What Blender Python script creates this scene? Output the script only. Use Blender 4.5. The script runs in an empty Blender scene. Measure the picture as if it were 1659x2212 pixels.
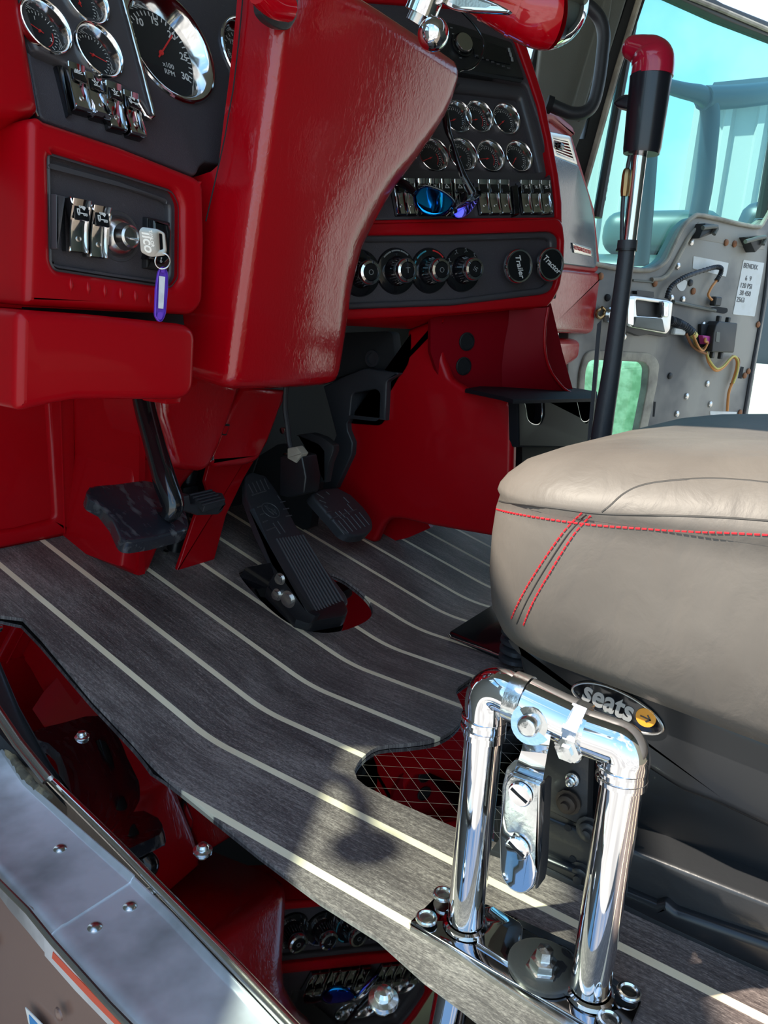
import bpy, bmesh, math, random
from mathutils import Vector, Matrix, Euler, Quaternion, noise
random.seed(7)
S = bpy.context.scene
COL = S.collection
PI = math.pi
# ---------------------------------------------------------------- camera
W, H, FPX = 1659, 2212, 1661.213
CAM = Vector((-5.243258, -6.567950, 5.363039)) * .08
ROT = Euler((1.3265348, -0.0704533, -0.9668137), 'XYZ').to_matrix()
TH = 0.24739722           # slope of the toe board
cd = bpy.data.cameras.new('camera'); cam = bpy.data.objects.new('camera', cd); COL.objects.link(cam)
cam.location = CAM; cam.rotation_euler = ROT.to_euler()
cd.sensor_fit = 'VERTICAL'; cd.sensor_height = 24; cd.lens = 24 * FPX / H; cd.clip_start = .02; cd.clip_end = 500
S.camera = cam

def ray(x, y): return ROT @ Vector(((x - W / 2) / FPX, (H / 2 - y) / FPX, -1))
V = Vector
X, Y, Z = V((1, 0, 0)), V((0, 1, 0)), V((0, 0, 1))

class Plane:
    """a flat surface of the cab; n faces the viewer's side, u runs along it, v up it"""
    def __init__(s, o, n, u=None):
        s.o = V(o); s.n = V(n).normalized()
        if u is None: u = Z.cross(s.n) if abs(s.n.z) < .95 else X
        u = V(u); s.u = (u - s.n * u.dot(s.n)).normalized(); s.v = s.n.cross(s.u)
    def hit(s, x, y, off=0):
        d = ray(x, y); return CAM + d * (((s.o + s.n * off) - CAM).dot(s.n) / d.dot(s.n))
    def uv(s, p): return ((p - s.o).dot(s.u), (p - s.o).dot(s.v))
    def at(s, a, b, c=0): return s.o + s.u * a + s.v * b + s.n * c
    def mat(s, p=None):
        m = Matrix((s.u, s.v, s.n)).transposed().to_4x4(); m.translation = s.o if p is None else p
        return m
    def frame(s, x, y, off=0): return s.mat(s.hit(x, y, off))
def PX(v): return Plane((v, 0, 0), (-1, 0, 0))      # faces the driver's door
def PY(v): return Plane((0, v, 0), (0, -1, 0))      # faces the rear
def PZ(v): return Plane((0, 0, v), (0, 0, 1), X)
def at(x, y, ax, v): return {'x': PX, 'y': PY, 'z': PZ}[ax](v).hit(x, y)

# ---------------------------------------------------------------- objects
RM = {}
def link(o, parent=None):
    COL.objects.link(o)
    if parent is not None:
        o.parent = parent; RM[o.name] = RM[parent.name]
    return o
def thing(name, label, cat, m=None, group=None, kind=None):
    o = bpy.data.objects.new(name, None); o.empty_display_size = .02
    if m is None: m = Matrix()
    if not isinstance(m, Matrix): m = Matrix.Translation(m)
    o.matrix_world = m; COL.objects.link(o); RM[o.name] = m.copy()
    o['label'] = label; o['category'] = cat
    if group: o['group'] = group
    if kind: o['kind'] = kind
    return o
def mesh(name, bm, mat, parent=None, world=True, smooth=35, label=None):
    if parent is None:
        ps = [v.co for v in bm.verts]; c = V((sum(p.x for p in ps), sum(p.y for p in ps), 0)) / len(ps)
        c.z = min(p.z for p in ps)
        bmesh.ops.translate(bm, verts=bm.verts, vec=-c)
    elif world: bmesh.ops.transform(bm, matrix=RM[parent.name].inverted(), verts=bm.verts)
    bmesh.ops.recalc_face_normals(bm, faces=bm.faces)
    me = bpy.data.meshes.new(name); bm.to_mesh(me); bm.free()
    me.materials.append(mat)
    if smooth:
        me.polygons.foreach_set('use_smooth', [True] * len(me.polygons))
        me.set_sharp_from_angle(angle=math.radians(smooth))
    o = bpy.data.objects.new(name, me)
    if parent is None: o.location = c; COL.objects.link(o); RM[o.name] = Matrix.Translation(c)
    else: link(o, parent)
    if label: o['label'] = label
    return o
def tag(o, label, cat, group=None):
    o['label'] = label; o['category'] = cat
    if group: o['group'] = group
    return o
def struct(o): 
    o['kind'] = 'structure'
    return o
def tree_copy(o, m, parent=None):
    c = o.copy(); COL.objects.link(c)
    if parent is not None: c.parent = parent
    if m is not None: c.matrix_local = m
    RM[c.name] = m if parent is None else RM[parent.name]
    for ch in o.children: tree_copy(ch, None, c)
    return c

# ---------------------------------------------------------------- mesh makers
def join(*bms):
    a = bms[0]
    for b in bms[1:]:
        me = bpy.data.meshes.new('t'); b.to_mesh(me); a.from_mesh(me); bpy.data.meshes.remove(me); b.free()
    return a
def tf(bm, m): bmesh.ops.transform(bm, matrix=m, verts=bm.verts); return bm
def box(sx, sy, sz, c=(0, 0, 0), r=0, seg=2):
    bm = bmesh.new(); bmesh.ops.create_cube(bm, size=1)
    bmesh.ops.scale(bm, vec=(sx, sy, sz), verts=bm.verts)
    if r: bmesh.ops.bevel(bm, geom=bm.edges[:], offset=r, segments=seg, affect='EDGES', profile=.5)
    bmesh.ops.translate(bm, vec=c, verts=bm.verts); return bm
def rings(rs, caps=(True, True), closed=True):
    """loft through rings of equal length"""
    bm = bmesh.new(); vs = [[bm.verts.new(p) for p in r] for r in rs]; n = len(rs[0])
    for a, b in zip(vs, vs[1:]):
        for i in range(n if closed else n - 1):
            j = (i + 1) % n
            try: bm.faces.new((a[i], a[j], b[j], b[i]))
            except ValueError: pass
    if closed and caps[0]: bm.faces.new(vs[0][::-1])
    if closed and caps[1]: bm.faces.new(vs[-1])
    return bm
def circ(c, a, b, n=24): return [c + a * math.cos(2 * PI * i / n) + b * math.sin(2 * PI * i / n) for i in range(n)]
def lathe(prof, n=32, caps=(True, True)):
    """profile of (radius, z) about local z"""
    return rings([circ(V((0, 0, z)), V((max(r, 1e-5), 0, 0)), V((0, max(r, 1e-5), 0)), n) for r, z in prof], caps)
def catmull(pts, k=6, closed=False):
    out = []; n = len(pts)
    for i in range(n if closed else n - 1):
        p0 = pts[(i - 1) % n] if closed or i > 0 else pts[0]
        p1 = pts[i]; p2 = pts[(i + 1) % n]; p3 = pts[(i + 2) % n] if closed or i + 2 < n else pts[-1]
        for j in range(k):
            t = j / k
            out.append(tuple(.5 * (2 * b + (c - a) * t + (2 * a - 5 * b + 4 * c - d) * t * t + (3 * b - a - 3 * c + d) * t ** 3) for a, b, c, d in zip(p0, p1, p2, p3)))
    if not closed: out.append(tuple(pts[-1]))
    return out
def tube(path, r, n=12, smooth=0, caps=True):
    """round bar along 3-D points; r a number or one per point"""
    P = [V(p) for p in path]; R = list(r) if hasattr(r, '__len__') else [r] * len(P)
    if smooth:
        q = catmull([(*p, a) for p, a in zip(P, R)], smooth); P = [V(a[:3]) for a in q]; R = [a[3] for a in q]
    rs = []; up = None
    for i, p in enumerate(P):
        t = (P[min(i + 1, len(P) - 1)] - P[max(i - 1, 0)]).normalized()
        if up is None: up = t.orthogonal().normalized()
        up = (up - t * up.dot(t)).normalized(); b = t.cross(up)
        rs.append(circ(p, up * R[i], b * R[i], n))
    return rings(rs, (caps, caps))
def rnd(pts, seg=5):
    """round the corners of a 2-D outline; a third number is the corner's radius"""
    out = []; n = len(pts)
    for i, p in enumerate(pts):
        if len(p) < 3 or not p[2]: out.append((p[0], p[1])); continue
        a = V(pts[i - 1][:2]); b = V(p[:2]); c = V(pts[(i + 1) % n][:2])
        r1 = min(p[2], (a - b).length * .5); r2 = min(p[2], (c - b).length * .5)
        s = b + (a - b).normalized() * r1; e = b + (c - b).normalized() * r2
        for j in range(seg + 1):
            t = j / seg; out.append(tuple(s * (1 - t) ** 2 + b * 2 * t * (1 - t) + e * t * t))
    return out
def rrect(w, h, r, seg=5): return rnd([(-w / 2, -h / 2, r), (w / 2, -h / 2, r), (w / 2, h / 2, r), (-w / 2, h / 2, r)], seg)
def inset(loop, d):
    n = len(loop); A = sum(loop[i][0] * loop[(i + 1) % n][1] - loop[(i + 1) % n][0] * loop[i][1] for i in range(n))
    s = 1 if A > 0 else -1; out = []
    for i in range(n):
        p = V(loop[i]); a = p - V(loop[i - 1]); b = V(loop[(i + 1) % n]) - p
        if a.length < 1e-9 or b.length < 1e-9: out.append(tuple(p)); continue
        a.normalize(); b.normalize(); na = V((-a.y, a.x)) * s; nb = V((-b.y, b.x)) * s
        m = na + nb; k = m.length_squared
        m = m * (2 / k) if k > .3 else m * (2 / .3)
        out.append(tuple(p + m * d))
    return out
def slab2(loops, thick, r=0, seg=4, h=None, rb=0):
    """solid plate in local x,y with rounded front edge; loops[0] outer, the rest holes. z=0 full outline, front at z=+h"""
    h = r if h is None else h
    bm = bmesh.new(); fr = []; bk = []
    for k, lp in enumerate(loops):
        sg = 1 if k == 0 else -1; st = []
        zs = []
        if rb:
            for j in range(3): a = PI / 2 * j / 3; zs.append((rb * (1 - math.sin(a)), -thick - rb + rb * (1 - math.cos(a))))
        zs.append((0, -thick))
        zs.append((0, 0))
        if r:
            for j in range(1, seg + 1): a = PI / 2 * j / seg; zs.append((r * (1 - math.cos(a)), h * math.sin(a)))
        for d, z in zs:
            q = inset(lp, sg * d) if d else lp
            st.append([bm.verts.new((x, y, z)) for x, y in q])
        n = len(lp)
        for a, b in zip(st, st[1:]):
            for i in range(n): bm.faces.new((a[i], a[(i + 1) % n], b[(i + 1) % n], b[i]))
        fr.append(st[-1]); bk.append(st[0])
    for grp in (fr, bk):
        if len(grp) == 1:
            f = bm.faces.new(grp[0]); bmesh.ops.triangulate(bm, faces=[f])
        else:
            es = []
            for st in grp:
                for i in range(len(st)): es.append(bm.edges.get((st[i], st[(i + 1) % len(st)])))
            bmesh.ops.triangle_fill(bm, use_beauty=True, use_dissolve=False, edges=es)
    return bm
def slab(loops, P, thick, r=0, seg=4, off=0, h=None, rb=0, seg2=5, sm=0, holes=()):
    """the same from outlines seen in the picture, lying on surface P"""
    if not isinstance(loops[0], list): loops = [loops]
    ls = []
    for lp in loops:
        q = rnd(lp, seg2)
        if sm: q = catmull(q, sm, True)
        ls.append([Plane.uv(P, P.hit(x, y, off)) for x, y in q])
    for cx, cy, cr in holes:
        a, b = P.uv(P.hit(cx, cy, off)); ls.append([(a + cr * math.cos(2 * PI * i / 40), b + cr * math.sin(2 * PI * i / 40)) for i in range(40)])
    bm = slab2(ls, thick, r, seg, h, rb)
    m = P.mat(); m.translation = P.o + P.n * off
    return tf(bm, m)
def path(pts, P, off=0): return [P.hit(x, y, off) for x, y in pts]
def text(s, size, ext=.0004, shear=0, bold=0):
    cu = bpy.data.curves.new('t', 'FONT'); cu.body = s; cu.size = size; cu.extrude = ext; cu.shear = shear; cu.offset = bold
    cu.align_x = 'CENTER'; cu.align_y = 'CENTER'; cu.resolution_u = 4
    o = bpy.data.objects.new('t', cu); COL.objects.link(o); dg = bpy.context.evaluated_depsgraph_get(); dg.update()
    me = bpy.data.meshes.new_from_object(o.evaluated_get(dg)); bm = bmesh.new(); bm.from_mesh(me)
    bpy.data.meshes.remove(me); bpy.data.objects.remove(o); bpy.data.curves.remove(cu); return bm
def T(x=0, y=0, z=0): return Matrix.Translation((x, y, z))
def RX(a): return Matrix.Rotation(math.radians(a), 4, 'X')
def RY(a): return Matrix.Rotation(math.radians(a), 4, 'Y')
def RZ(a): return Matrix.Rotation(math.radians(a), 4, 'Z')
def align(p, d, up=Z):
    """matrix with local z along d"""
    z = V(d).normalized(); x = V(up).cross(z); x = x.normalized() if x.length > 1e-4 else z.orthogonal().normalized(); y = z.cross(x)
    m = Matrix((x, y, z)).transposed().to_4x4(); m.translation = p; return m

# ---------------------------------------------------------------- materials
def mat(name, col=(.5, .5, .5), rough=.5, metal=0, coat=0, bump=None, var=None, spec=.5, emit=None, coatr=.05):
    """bump=(scale, strength, detail, stretch); var=(scale, colour2, low, high, stretch)"""
    m = bpy.data.materials.new(name); m.use_nodes = True; nt = m.node_tree; N = nt.nodes; L = nt.links
    b = N['Principled BSDF']; b.inputs['Base Color'].default_value = (*col, 1); b.inputs['Roughness'].default_value = rough
    b.inputs['Metallic'].default_value = metal; b.inputs['Coat Weight'].default_value = coat; b.inputs['Coat Roughness'].default_value = coatr
    b.inputs['Specular IOR Level'].default_value = spec
    if emit: b.inputs['Emission Color'].default_value = (*emit[:3], 1); b.inputs['Emission Strength'].default_value = emit[3]
    tc = N.new('ShaderNodeTexCoord')
    def nz(scale, detail, st, off=0):
        mp = N.new('ShaderNodeMapping'); mp.inputs['Scale'].default_value = st; mp.inputs['Location'].default_value = (off, off, off)
        L.new(tc.outputs['Object'], mp.inputs['Vector'])
        n = N.new('ShaderNodeTexNoise'); n.inputs['Scale'].default_value = scale; n.inputs['Detail'].default_value = detail
        L.new(mp.outputs[0], n.inputs['Vector']); return n
    if var:
        n = nz(var[0], 4, var[4] if len(var) > 4 else (1, 1, 1), 3)
        mr = N.new('ShaderNodeMapRange'); mr.inputs['From Min'].default_value = var[2]; mr.inputs['From Max'].default_value = var[3]
        L.new(n.outputs['Fac'], mr.inputs['Value'])
        mx = N.new('ShaderNodeMix'); mx.data_type = 'RGBA'; mx.inputs['A'].default_value = (*col, 1); mx.inputs['B'].default_value = (*var[1], 1)
        L.new(mr.outputs[0], mx.inputs['Factor']); L.new(mx.outputs['Result'], b.inputs['Base Color'])
        if len(var) > 5:
            mr2 = N.new('ShaderNodeMapRange'); mr2.inputs['From Min'].default_value = var[2]; mr2.inputs['From Max'].default_value = var[3]
            mr2.inputs['To Min'].default_value = rough; mr2.inputs['To Max'].default_value = var[5]
            L.new(n.outputs['Fac'], mr2.inputs['Value']); L.new(mr2.outputs[0], b.inputs['Roughness'])
    if bump:
        n = nz(bump[0], bump[2], bump[3] if len(bump) > 3 else (1, 1, 1))
        if len(bump) > 4: n.inputs['Distortion'].default_value = bump[4]
        bp = N.new('ShaderNodeBump'); bp.inputs['Strength'].default_value = bump[1]; bp.inputs['Distance'].default_value = .002
        L.new(n.outputs['Fac'], bp.inputs['Height']); L.new(bp.outputs[0], b.inputs['Normal'])
        if coat: L.new(bp.outputs[0], b.inputs['Coat Normal'])
    return m
M = {}
M['red'] = mat('red_painted_vinyl', (.40, .0, .005), .38, 0, .22, (70, .05, 5), spec=.2, coatr=.08)
M['redgrain'] = mat('red_grained_vinyl', (.40, .0, .005), .45, 0, .9, (150, .15, 9, (1, 1, .6), 1.6), spec=.1, coatr=.07)
M['redgrain'].node_tree.nodes['Principled BSDF'].inputs['Coat IOR'].default_value = 1.75
M['gloss'] = mat('gloss_red_lacquer', (.55, .0, .008), .12, 0, 1, coatr=.03)
M['grey'] = mat('grey_grained_plastic', (.055, .048, .056), .42, 0, 0, (900, .25, 2), (300, (.085, .075, .085), .6, .8))
M['greys'] = mat('grey_satin_plastic', (.06, .056, .062), .28, 0, 0, (700, .08, 2))
M['black'] = mat('black_plastic', (.012, .012, .014), .35, 0, 0, (500, .1, 2))
M['rubber'] = mat('black_rubber', (.032, .034, .040), .42, 0, 0, (300, .15, 3))
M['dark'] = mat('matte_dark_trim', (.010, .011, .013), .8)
M['gloss_black'] = mat('gloss_black', (.006, .006, .008), .12, 0, .5)
M['chrome'] = mat('chrome', (.80, .80, .82), .05, 1)
M['steel'] = mat('brushed_steel', (.62, .60, .57), .25, 1, 0, (400, .05, 2))
M['bezel'] = mat('bezel_chrome', (.8, .8, .8), .09, 1)
M['mirror'] = mat('polished_sill_steel', (.40, .40, .42), .015, 1)
M['white'] = mat('white_print', (.8, .8, .78), .5)
M['redp'] = mat('red_print', (.75, .03, .03), .5)
M['needle'] = mat('red_needle', (.8, .03, .03), .4)
M['brass'] = mat('brass', (.35, .22, .10), .35, 1)
M['alu'] = mat('worn_aluminium', (.72, .74, .78), .38, .55, 0, (60, .12, 6), (14, (.30, .30, .31), .4, .7, (1, 1, 1), .5))
M['bead'] = mat('polished_bead', (.80, .76, .70), .16, 1, 0, (150, .05, 3))
M['brown'] = mat('brown_metallic_paint', (.20, .115, .09), .42, 0, .35, (300, .03, 2))
M['purple'] = mat('purple_plastic', (.16, .05, .55), .35)
M['paper'] = mat('paper_insert', (.75, .74, .76), .6, 0, 0, None, (60, (.55, .54, .58), .5, .7))
M['seat'] = mat('grey_leather', (.105, .094, .084), .48, 0, 0, (38, .75, 9, (1, 1, .6), .45), (9, (.14, .127, .113), .35, .7), spec=.28)
M['crease'] = mat('seam_crease', (.03, .028, .026), .7)
M['thread'] = mat('red_thread', (.55, .01, .02), .6)
M['seatblack'] = mat('seat_base_black', (.010, .011, .013), .30, 0, .08, (8, .15, 3))
M['steelblack'] = mat('painted_black_steel', (.02, .021, .023), .38, 0, .2, (120, .15, 4))
M['zinc'] = mat('zinc_plated_steel', (.72, .74, .74), .2, 1, 0, (200, .12, 3))
M['door'] = mat('door_inner_skin', (.36, .33, .28), .5, 0, 0, (40, .15, 5), (3.5, (.13, .125, .12), .40, .56))
M['doorblk'] = mat('door_black_plastic', (.03, .03, .03), .45)
M['seal'] = mat('weathered_seal', (.46, .41, .32), .7, 0, 0, (120, .3, 4), (20, (.24, .21, .17), .4, .7))
M['tan'] = mat('tan_grey_vinyl', (.16, .165, .14), .55, 0, 0, (600, .2, 3))
M['drust'] = mat('dark_rusty_bolt', (.06, .045, .035), .5, .5)
M['glove'] = mat('glove_box_satin', (.13, .135, .16), .22, .3, .6, (300, .05, 2))
M['tray'] = mat('tray_plastic', (.012, .012, .015), .55, spec=.12)
M['redsatin'] = mat('satin_burgundy_plastic', (.22, .0, .006), .5, 0, 0, (70, .05, 4), spec=.12)
M['nickel'] = mat('worn_nickel', (.34, .32, .30), .30, 1, 0, (90, .15, 4))
M['rust'] = mat('rusty_fastener', (.30, .13, .06), .6, .5)
M['orange'] = mat('orange_wire', (.75, .30, .08), .5)
M['yellow'] = mat('yellow_wire', (.75, .60, .15), .5)
M['pink'] = mat('magenta_plug', (.6, .05, .3), .4)
M['amber'] = mat('amber_disc', (.80, .33, .03), .35)
M['silver'] = mat('silver_print', (.45, .46, .47), .35, .6)
M['label'] = mat('white_sticker', (.78, .78, .74), .5, 0, 0, None, (30, (.70, .69, .62), .5, .8))
M['knobred'] = mat('shift_knob_red', (.42, .005, .03), .22, 0, .6)
M['knobblk'] = mat('shift_knob_black', (.009, .010, .016), .3, 0, .3)
M['cyan'] = mat('teal_print', (.05, .35, .45), .5)
M['foam'] = mat('old_foam', (.34, .27, .16), .9, 0, 0, (200, .8, 4), (60, (.12, .10, .07), .4, .6))
M['wall'] = mat('ribbed_white_wall', (.44, .44, .43), .6)
M['ground'] = mat('concrete_yard', (.24, .23, .215), .85, 0, 0, (3, .3, 5), (1.2, (.38, .37, .34), .4, .6))
M['foliage'] = mat('foliage', (.06, .14, .04), .7)
M['truckblue'] = mat('dark_truck_paint', (.015, .03, .045), .4)
M['redtape'] = mat('red_reflective_tape', (.7, .08, .03), .35)
M['bluedec'] = mat('blue_sticker', (.02, .25, .6), .4)

def glass(name, tint, refl=.08, rough=0):
    m = bpy.data.materials.new(name); m.use_nodes = True; nt = m.node_tree; N = nt.nodes; L = nt.links; N.clear()
    o = N.new('ShaderNodeOutputMaterial'); t = N.new('ShaderNodeBsdfTransparent'); g = N.new('ShaderNodeBsdfGlossy'); x = N.new('ShaderNodeMixShader')
    t.inputs[0].default_value = (*tint, 1); g.inputs['Roughness'].default_value = rough
    lw = N.new('ShaderNodeLayerWeight'); lw.inputs[0].default_value = .15
    ad = N.new('ShaderNodeMath'); ad.operation = 'MULTIPLY_ADD'; ad.inputs[1].default_value = .45; ad.inputs[2].default_value = refl
    L.new(lw.outputs['Fresnel'], ad.inputs[0]); L.new(ad.outputs[0], x.inputs[0])
    L.new(t.outputs[0], x.inputs[1]); L.new(g.outputs[0], x.inputs[2]); L.new(x.outputs[0], o.inputs[0]); return m
M['glass'] = glass('tinted_window_glass', (.60, .86, .86), .03)
M['lens'] = glass('gauge_lens', (.95, .95, .95), .02)
M['glassd'] = glass('driver_window_glass', (.8, .9, .88))

def wood():
    """dark grained vinyl planks with pale inlay lines every 80 mm"""
    m = mat('plank_vinyl', (.05, .042, .043), .55); nt = m.node_tree; N = nt.nodes; L = nt.links; b = N['Principled BSDF']
    tc = N.new('ShaderNodeTexCoord'); sp = N.new('ShaderNodeSeparateXYZ'); L.new(tc.outputs['Object'], sp.inputs[0])
    def math_(op, a, b_=None, c=None):
        n = N.new('ShaderNodeMath'); n.operation = op
        for i, v in enumerate((a, b_, c)):
            if v is None: continue
            if isinstance(v, (int, float)): n.inputs[i].default_value = v
            else: L.new(v, n.inputs[i])
        return n.outputs[0]
    xs = math_('DIVIDE', sp.outputs[0], .08)
    fr = math_('FRACT', math_('ADD', xs, .5)); dist = math_('ABSOLUTE', math_('SUBTRACT', fr, .5))
    line = N.new('ShaderNodeMapRange'); line.inputs['From Min'].default_value = .047; line.inputs['From Max'].default_value = .053
    line.inputs['To Min'].default_value = 1; line.inputs['To Max'].default_value = 0; L.new(dist, line.inputs['Value'])
    idx = math_('FLOOR', xs)
    cb = N.new('ShaderNodeCombineXYZ'); L.new(math_('MULTIPLY', sp.outputs[0], 14), cb.inputs[0]); L.new(sp.outputs[1], cb.inputs[1]); L.new(math_('MULTIPLY', idx, .37), cb.inputs[2])
    n1 = N.new('ShaderNodeTexNoise'); n1.inputs['Scale'].default_value = 26; n1.inputs['Detail'].default_value = 9; n1.inputs['Roughness'].default_value = .75; n1.inputs['Distortion'].default_value = .8
    L.new(cb.outputs[0], n1.inputs['Vector'])
    cb2 = N.new('ShaderNodeCombineXYZ'); L.new(math_('MULTIPLY', sp.outputs[0], 3), cb2.inputs[0]); L.new(sp.outputs[1], cb2.inputs[1]); L.new(math_('MULTIPLY', idx, .61), cb2.inputs[2])
    n2 = N.new('ShaderNodeTexNoise'); n2.inputs['Scale'].default_value = 7; n2.inputs['Detail'].default_value = 4; L.new(cb2.outputs[0], n2.inputs['Vector'])
    n3 = N.new('ShaderNodeTexNoise'); n3.inputs['Scale'].default_value = 900; n3.inputs['Detail'].default_value = 3; n3.inputs['Roughness'].default_value = .8
    cb3 = N.new('ShaderNodeCombineXYZ'); L.new(sp.outputs[0], cb3.inputs[0]); L.new(math_('MULTIPLY', sp.outputs[1], .25), cb3.inputs[1]); L.new(cb3.outputs[0], n3.inputs['Vector'])
    fac = math_('ADD', math_('MULTIPLY', n1.outputs['Fac'], .55), math_('ADD', math_('MULTIPLY', n2.outputs['Fac'], .35), math_('MULTIPLY', n3.outputs['Fac'], .55)))
    cr = N.new('ShaderNodeValToRGB'); L.new(fac, cr.inputs[0]); e = cr.color_ramp.elements
    e[0].position = .56; e[0].color = (.040, .031, .030, 1); e[1].position = .90; e[1].color = (.37, .31, .28, 1)
    x = e.new(.72); x.color = (.122, .099, .093, 1)
    mx = N.new('ShaderNodeMix'); mx.data_type = 'RGBA'; L.new(line.outputs[0], mx.inputs['Factor']); L.new(cr.outputs[0], mx.inputs['A'])
    nl = N.new('ShaderNodeTexNoise'); nl.inputs['Scale'].default_value = 18; L.new(tc.outputs['Object'], nl.inputs['Vector'])
    ml = N.new('ShaderNodeMix'); ml.data_type = 'RGBA'; ml.inputs['A'].default_value = (.95, .83, .62, 1); ml.inputs['B'].default_value = (.82, .68, .45, 1); L.new(nl.outputs['Fac'], ml.inputs['Factor'])
    L.new(ml.outputs['Result'], mx.inputs['B']); L.new(mx.outputs['Result'], b.inputs['Base Color'])
    bp = N.new('ShaderNodeBump'); bp.inputs['Strength'].default_value = .35; bp.inputs['Distance'].default_value = .0006; L.new(fac, bp.inputs['Height']); L.new(bp.outputs[0], b.inputs['Normal'])
    b.inputs['Roughness'].default_value = .5
    return m
M['wood'] = wood()
def etched():
    """polished plate with a scratched diamond pattern"""
    m = mat('etched_polished_steel', (.42, .42, .44), .02, 1); nt = m.node_tree; N = nt.nodes; L = nt.links; b = N['Principled BSDF']
    tc = N.new('ShaderNodeTexCoord'); outs = []
    for ang in (33, -35):
        mp = N.new('ShaderNodeMapping'); mp.inputs['Rotation'].default_value = (0, 0, math.radians(ang)); mp.inputs['Scale'].default_value = (1, 1, 1); L.new(tc.outputs['Object'], mp.inputs['Vector'])
        sp = N.new('ShaderNodeSeparateXYZ'); L.new(mp.outputs[0], sp.inputs[0])
        a = N.new('ShaderNodeMath'); a.operation = 'MULTIPLY'; a.inputs[1].default_value = 1 / .019; L.new(sp.outputs[0], a.inputs[0])
        f = N.new('ShaderNodeMath'); f.operation = 'FRACT'; L.new(a.outputs[0], f.inputs[0])
        g = N.new('ShaderNodeMath'); g.operation = 'LESS_THAN'; g.inputs[1].default_value = .022; L.new(f.outputs[0], g.inputs[0]); outs.append(g.outputs[0])
    mxm = N.new('ShaderNodeMath'); mxm.operation = 'MAXIMUM'; L.new(outs[0], mxm.inputs[0]); L.new(outs[1], mxm.inputs[1])
    mx = N.new('ShaderNodeMix'); mx.data_type = 'RGBA'; mx.inputs['A'].default_value = (.42, .42, .44, 1); mx.inputs['B'].default_value = (.62, .58, .52, 1); L.new(mxm.outputs[0], mx.inputs['Factor']); L.new(mx.outputs['Result'], b.inputs['Base Color'])
    r = N.new('ShaderNodeMath'); r.operation = 'MULTIPLY_ADD'; r.inputs[1].default_value = .45; r.inputs[2].default_value = .02; L.new(mxm.outputs[0], r.inputs[0]); L.new(r.outputs[0], b.inputs['Roughness'])
    return m
M['etched'] = etched()
def irid():
    m = mat('blue_violet_mirror_lens', (.02, .05, .6), .05, 1); nt = m.node_tree; N = nt.nodes; L = nt.links; b = N['Principled BSDF']
    lw = N.new('ShaderNodeLayerWeight'); lw.inputs[0].default_value = .5; cr = N.new('ShaderNodeValToRGB'); L.new(lw.outputs['Facing'], cr.inputs[0])
    e = cr.color_ramp.elements; e[0].position = .1; e[0].color = (.01, .35, .9, 1); e[1].position = .8; e[1].color = (.22, .05, .8, 1)
    x = e.new(.45); x.color = (.01, .05, .85, 1); L.new(cr.outputs[0], b.inputs['Base Color']); return m
M['irid'] = irid()
# ================================================================ surfaces of the cab
F0 = PZ(0); TOE = Plane((0, 0, 0), (0, -math.sin(TH), math.cos(TH)), X)
PTL = .078
PLATE = Plane((0, 0, -.004), (PTL, 0, 1), X)
KP = PY(.13)                                   # switch panel left of the column
CL = Plane(PY(.15).hit(250, 320), V((1, 0, 0)).cross(V((0, .34, 1))), X)          # leaning cluster
cu = V((.88, -.458, .124)).normalized()
CD = Plane(PY(.075).hit(1000, 500), cu.cross(V((0, .38, 1))), cu)     # centre dash, leaning
CV = Plane(CD.hit(1000, 492), cu.cross(V((0, .02, 1))), cu)           # centre dash, upright
CONS = PX(.65)
PDASH = PY(.19)
DOOR = Plane(PX(1.5).hit(1250, 640), (-.39, -.92, 0), (.92, -.39, 0))

# ---------------------------------------------------------------- floor
def floor_xs(q):
    if len(q) == 3 and q[2] == 'w': return (q[0], q[1])
    p = F0.hit(q[0], q[1])
    if p.y > 0:
        p = TOE.hit(q[0], q[1]); return (p.x, p.y / math.cos(TH))
    return (p.x, p.y)
def bend(bm, lift=0):
    a = .03
    for k in range(-5, 6):
        bmesh.ops.bisect_plane(bm, geom=bm.verts[:] + bm.edges[:] + bm.faces[:], plane_co=(0, k * .006, 0), plane_no=(0, 1, 0))
    Rr = 2 * a / TH
    for v in bm.verts:
        x, s, h = v.co; h += lift
        if s < -a: y, z, ph = s, 0, 0
        elif s < a: ph = (s + a) / Rr; y = -a + Rr * math.sin(ph); z = Rr * (1 - math.cos(ph))
        else: ph = TH; y = -a + Rr * math.sin(TH) + (s - a) * math.cos(TH); z = Rr * (1 - math.cos(TH)) + (s - a) * math.sin(TH)
        v.co = (x, y - h * math.sin(ph), z + h * math.cos(ph))
    return bm
edge = [(-80, 1338), (0, 1330), (50, 1336), (90, 1378), (200, 1510), (290, 1605), (400, 1712), (560, 1845), (690, 1945), (817, 2026), (916, 2120), (1000, 2184)]
outer = [floor_xs(q) for q in edge] + [(-.085, -.62), (-.09, -1.2), (1.45, -1.2), (1.45, .43), (-.1, .43), (-.1, .36)]
hole1 = catmull([floor_xs(q) for q in [(519, 1244), (529, 1228), (582, 1216), (650, 1222), (726, 1242), (767, 1267), (798, 1296), (806, 1320), (790, 1342), (737, 1363), (680, 1365), (623, 1345), (565, 1298)]], 4, True)
hole2 = catmull([floor_xs(q) for q in [(766, 1664), (780, 1639), (817, 1613), (883, 1606), (942, 1596), (982, 1573), (1002, 1541), (990, 1506), (986, 1490), (1001, 1476), (1040, 1450)]], 3)
hole2 += [floor_xs(q) for q in [(1150, 1440), (1270, 1500), (1300, 1880), (1160, 1867), (1081, 1822), (982, 1786), (854, 1730), (790, 1697), (772, 1682)]]
bm = bmesh.new(); bm.free()
fm = mesh('floor_mat', bend(slab2([outer, hole1, hole2], .0035, .0008, 2), -.0008), M['wood'])
fm.location.x += 0
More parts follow.
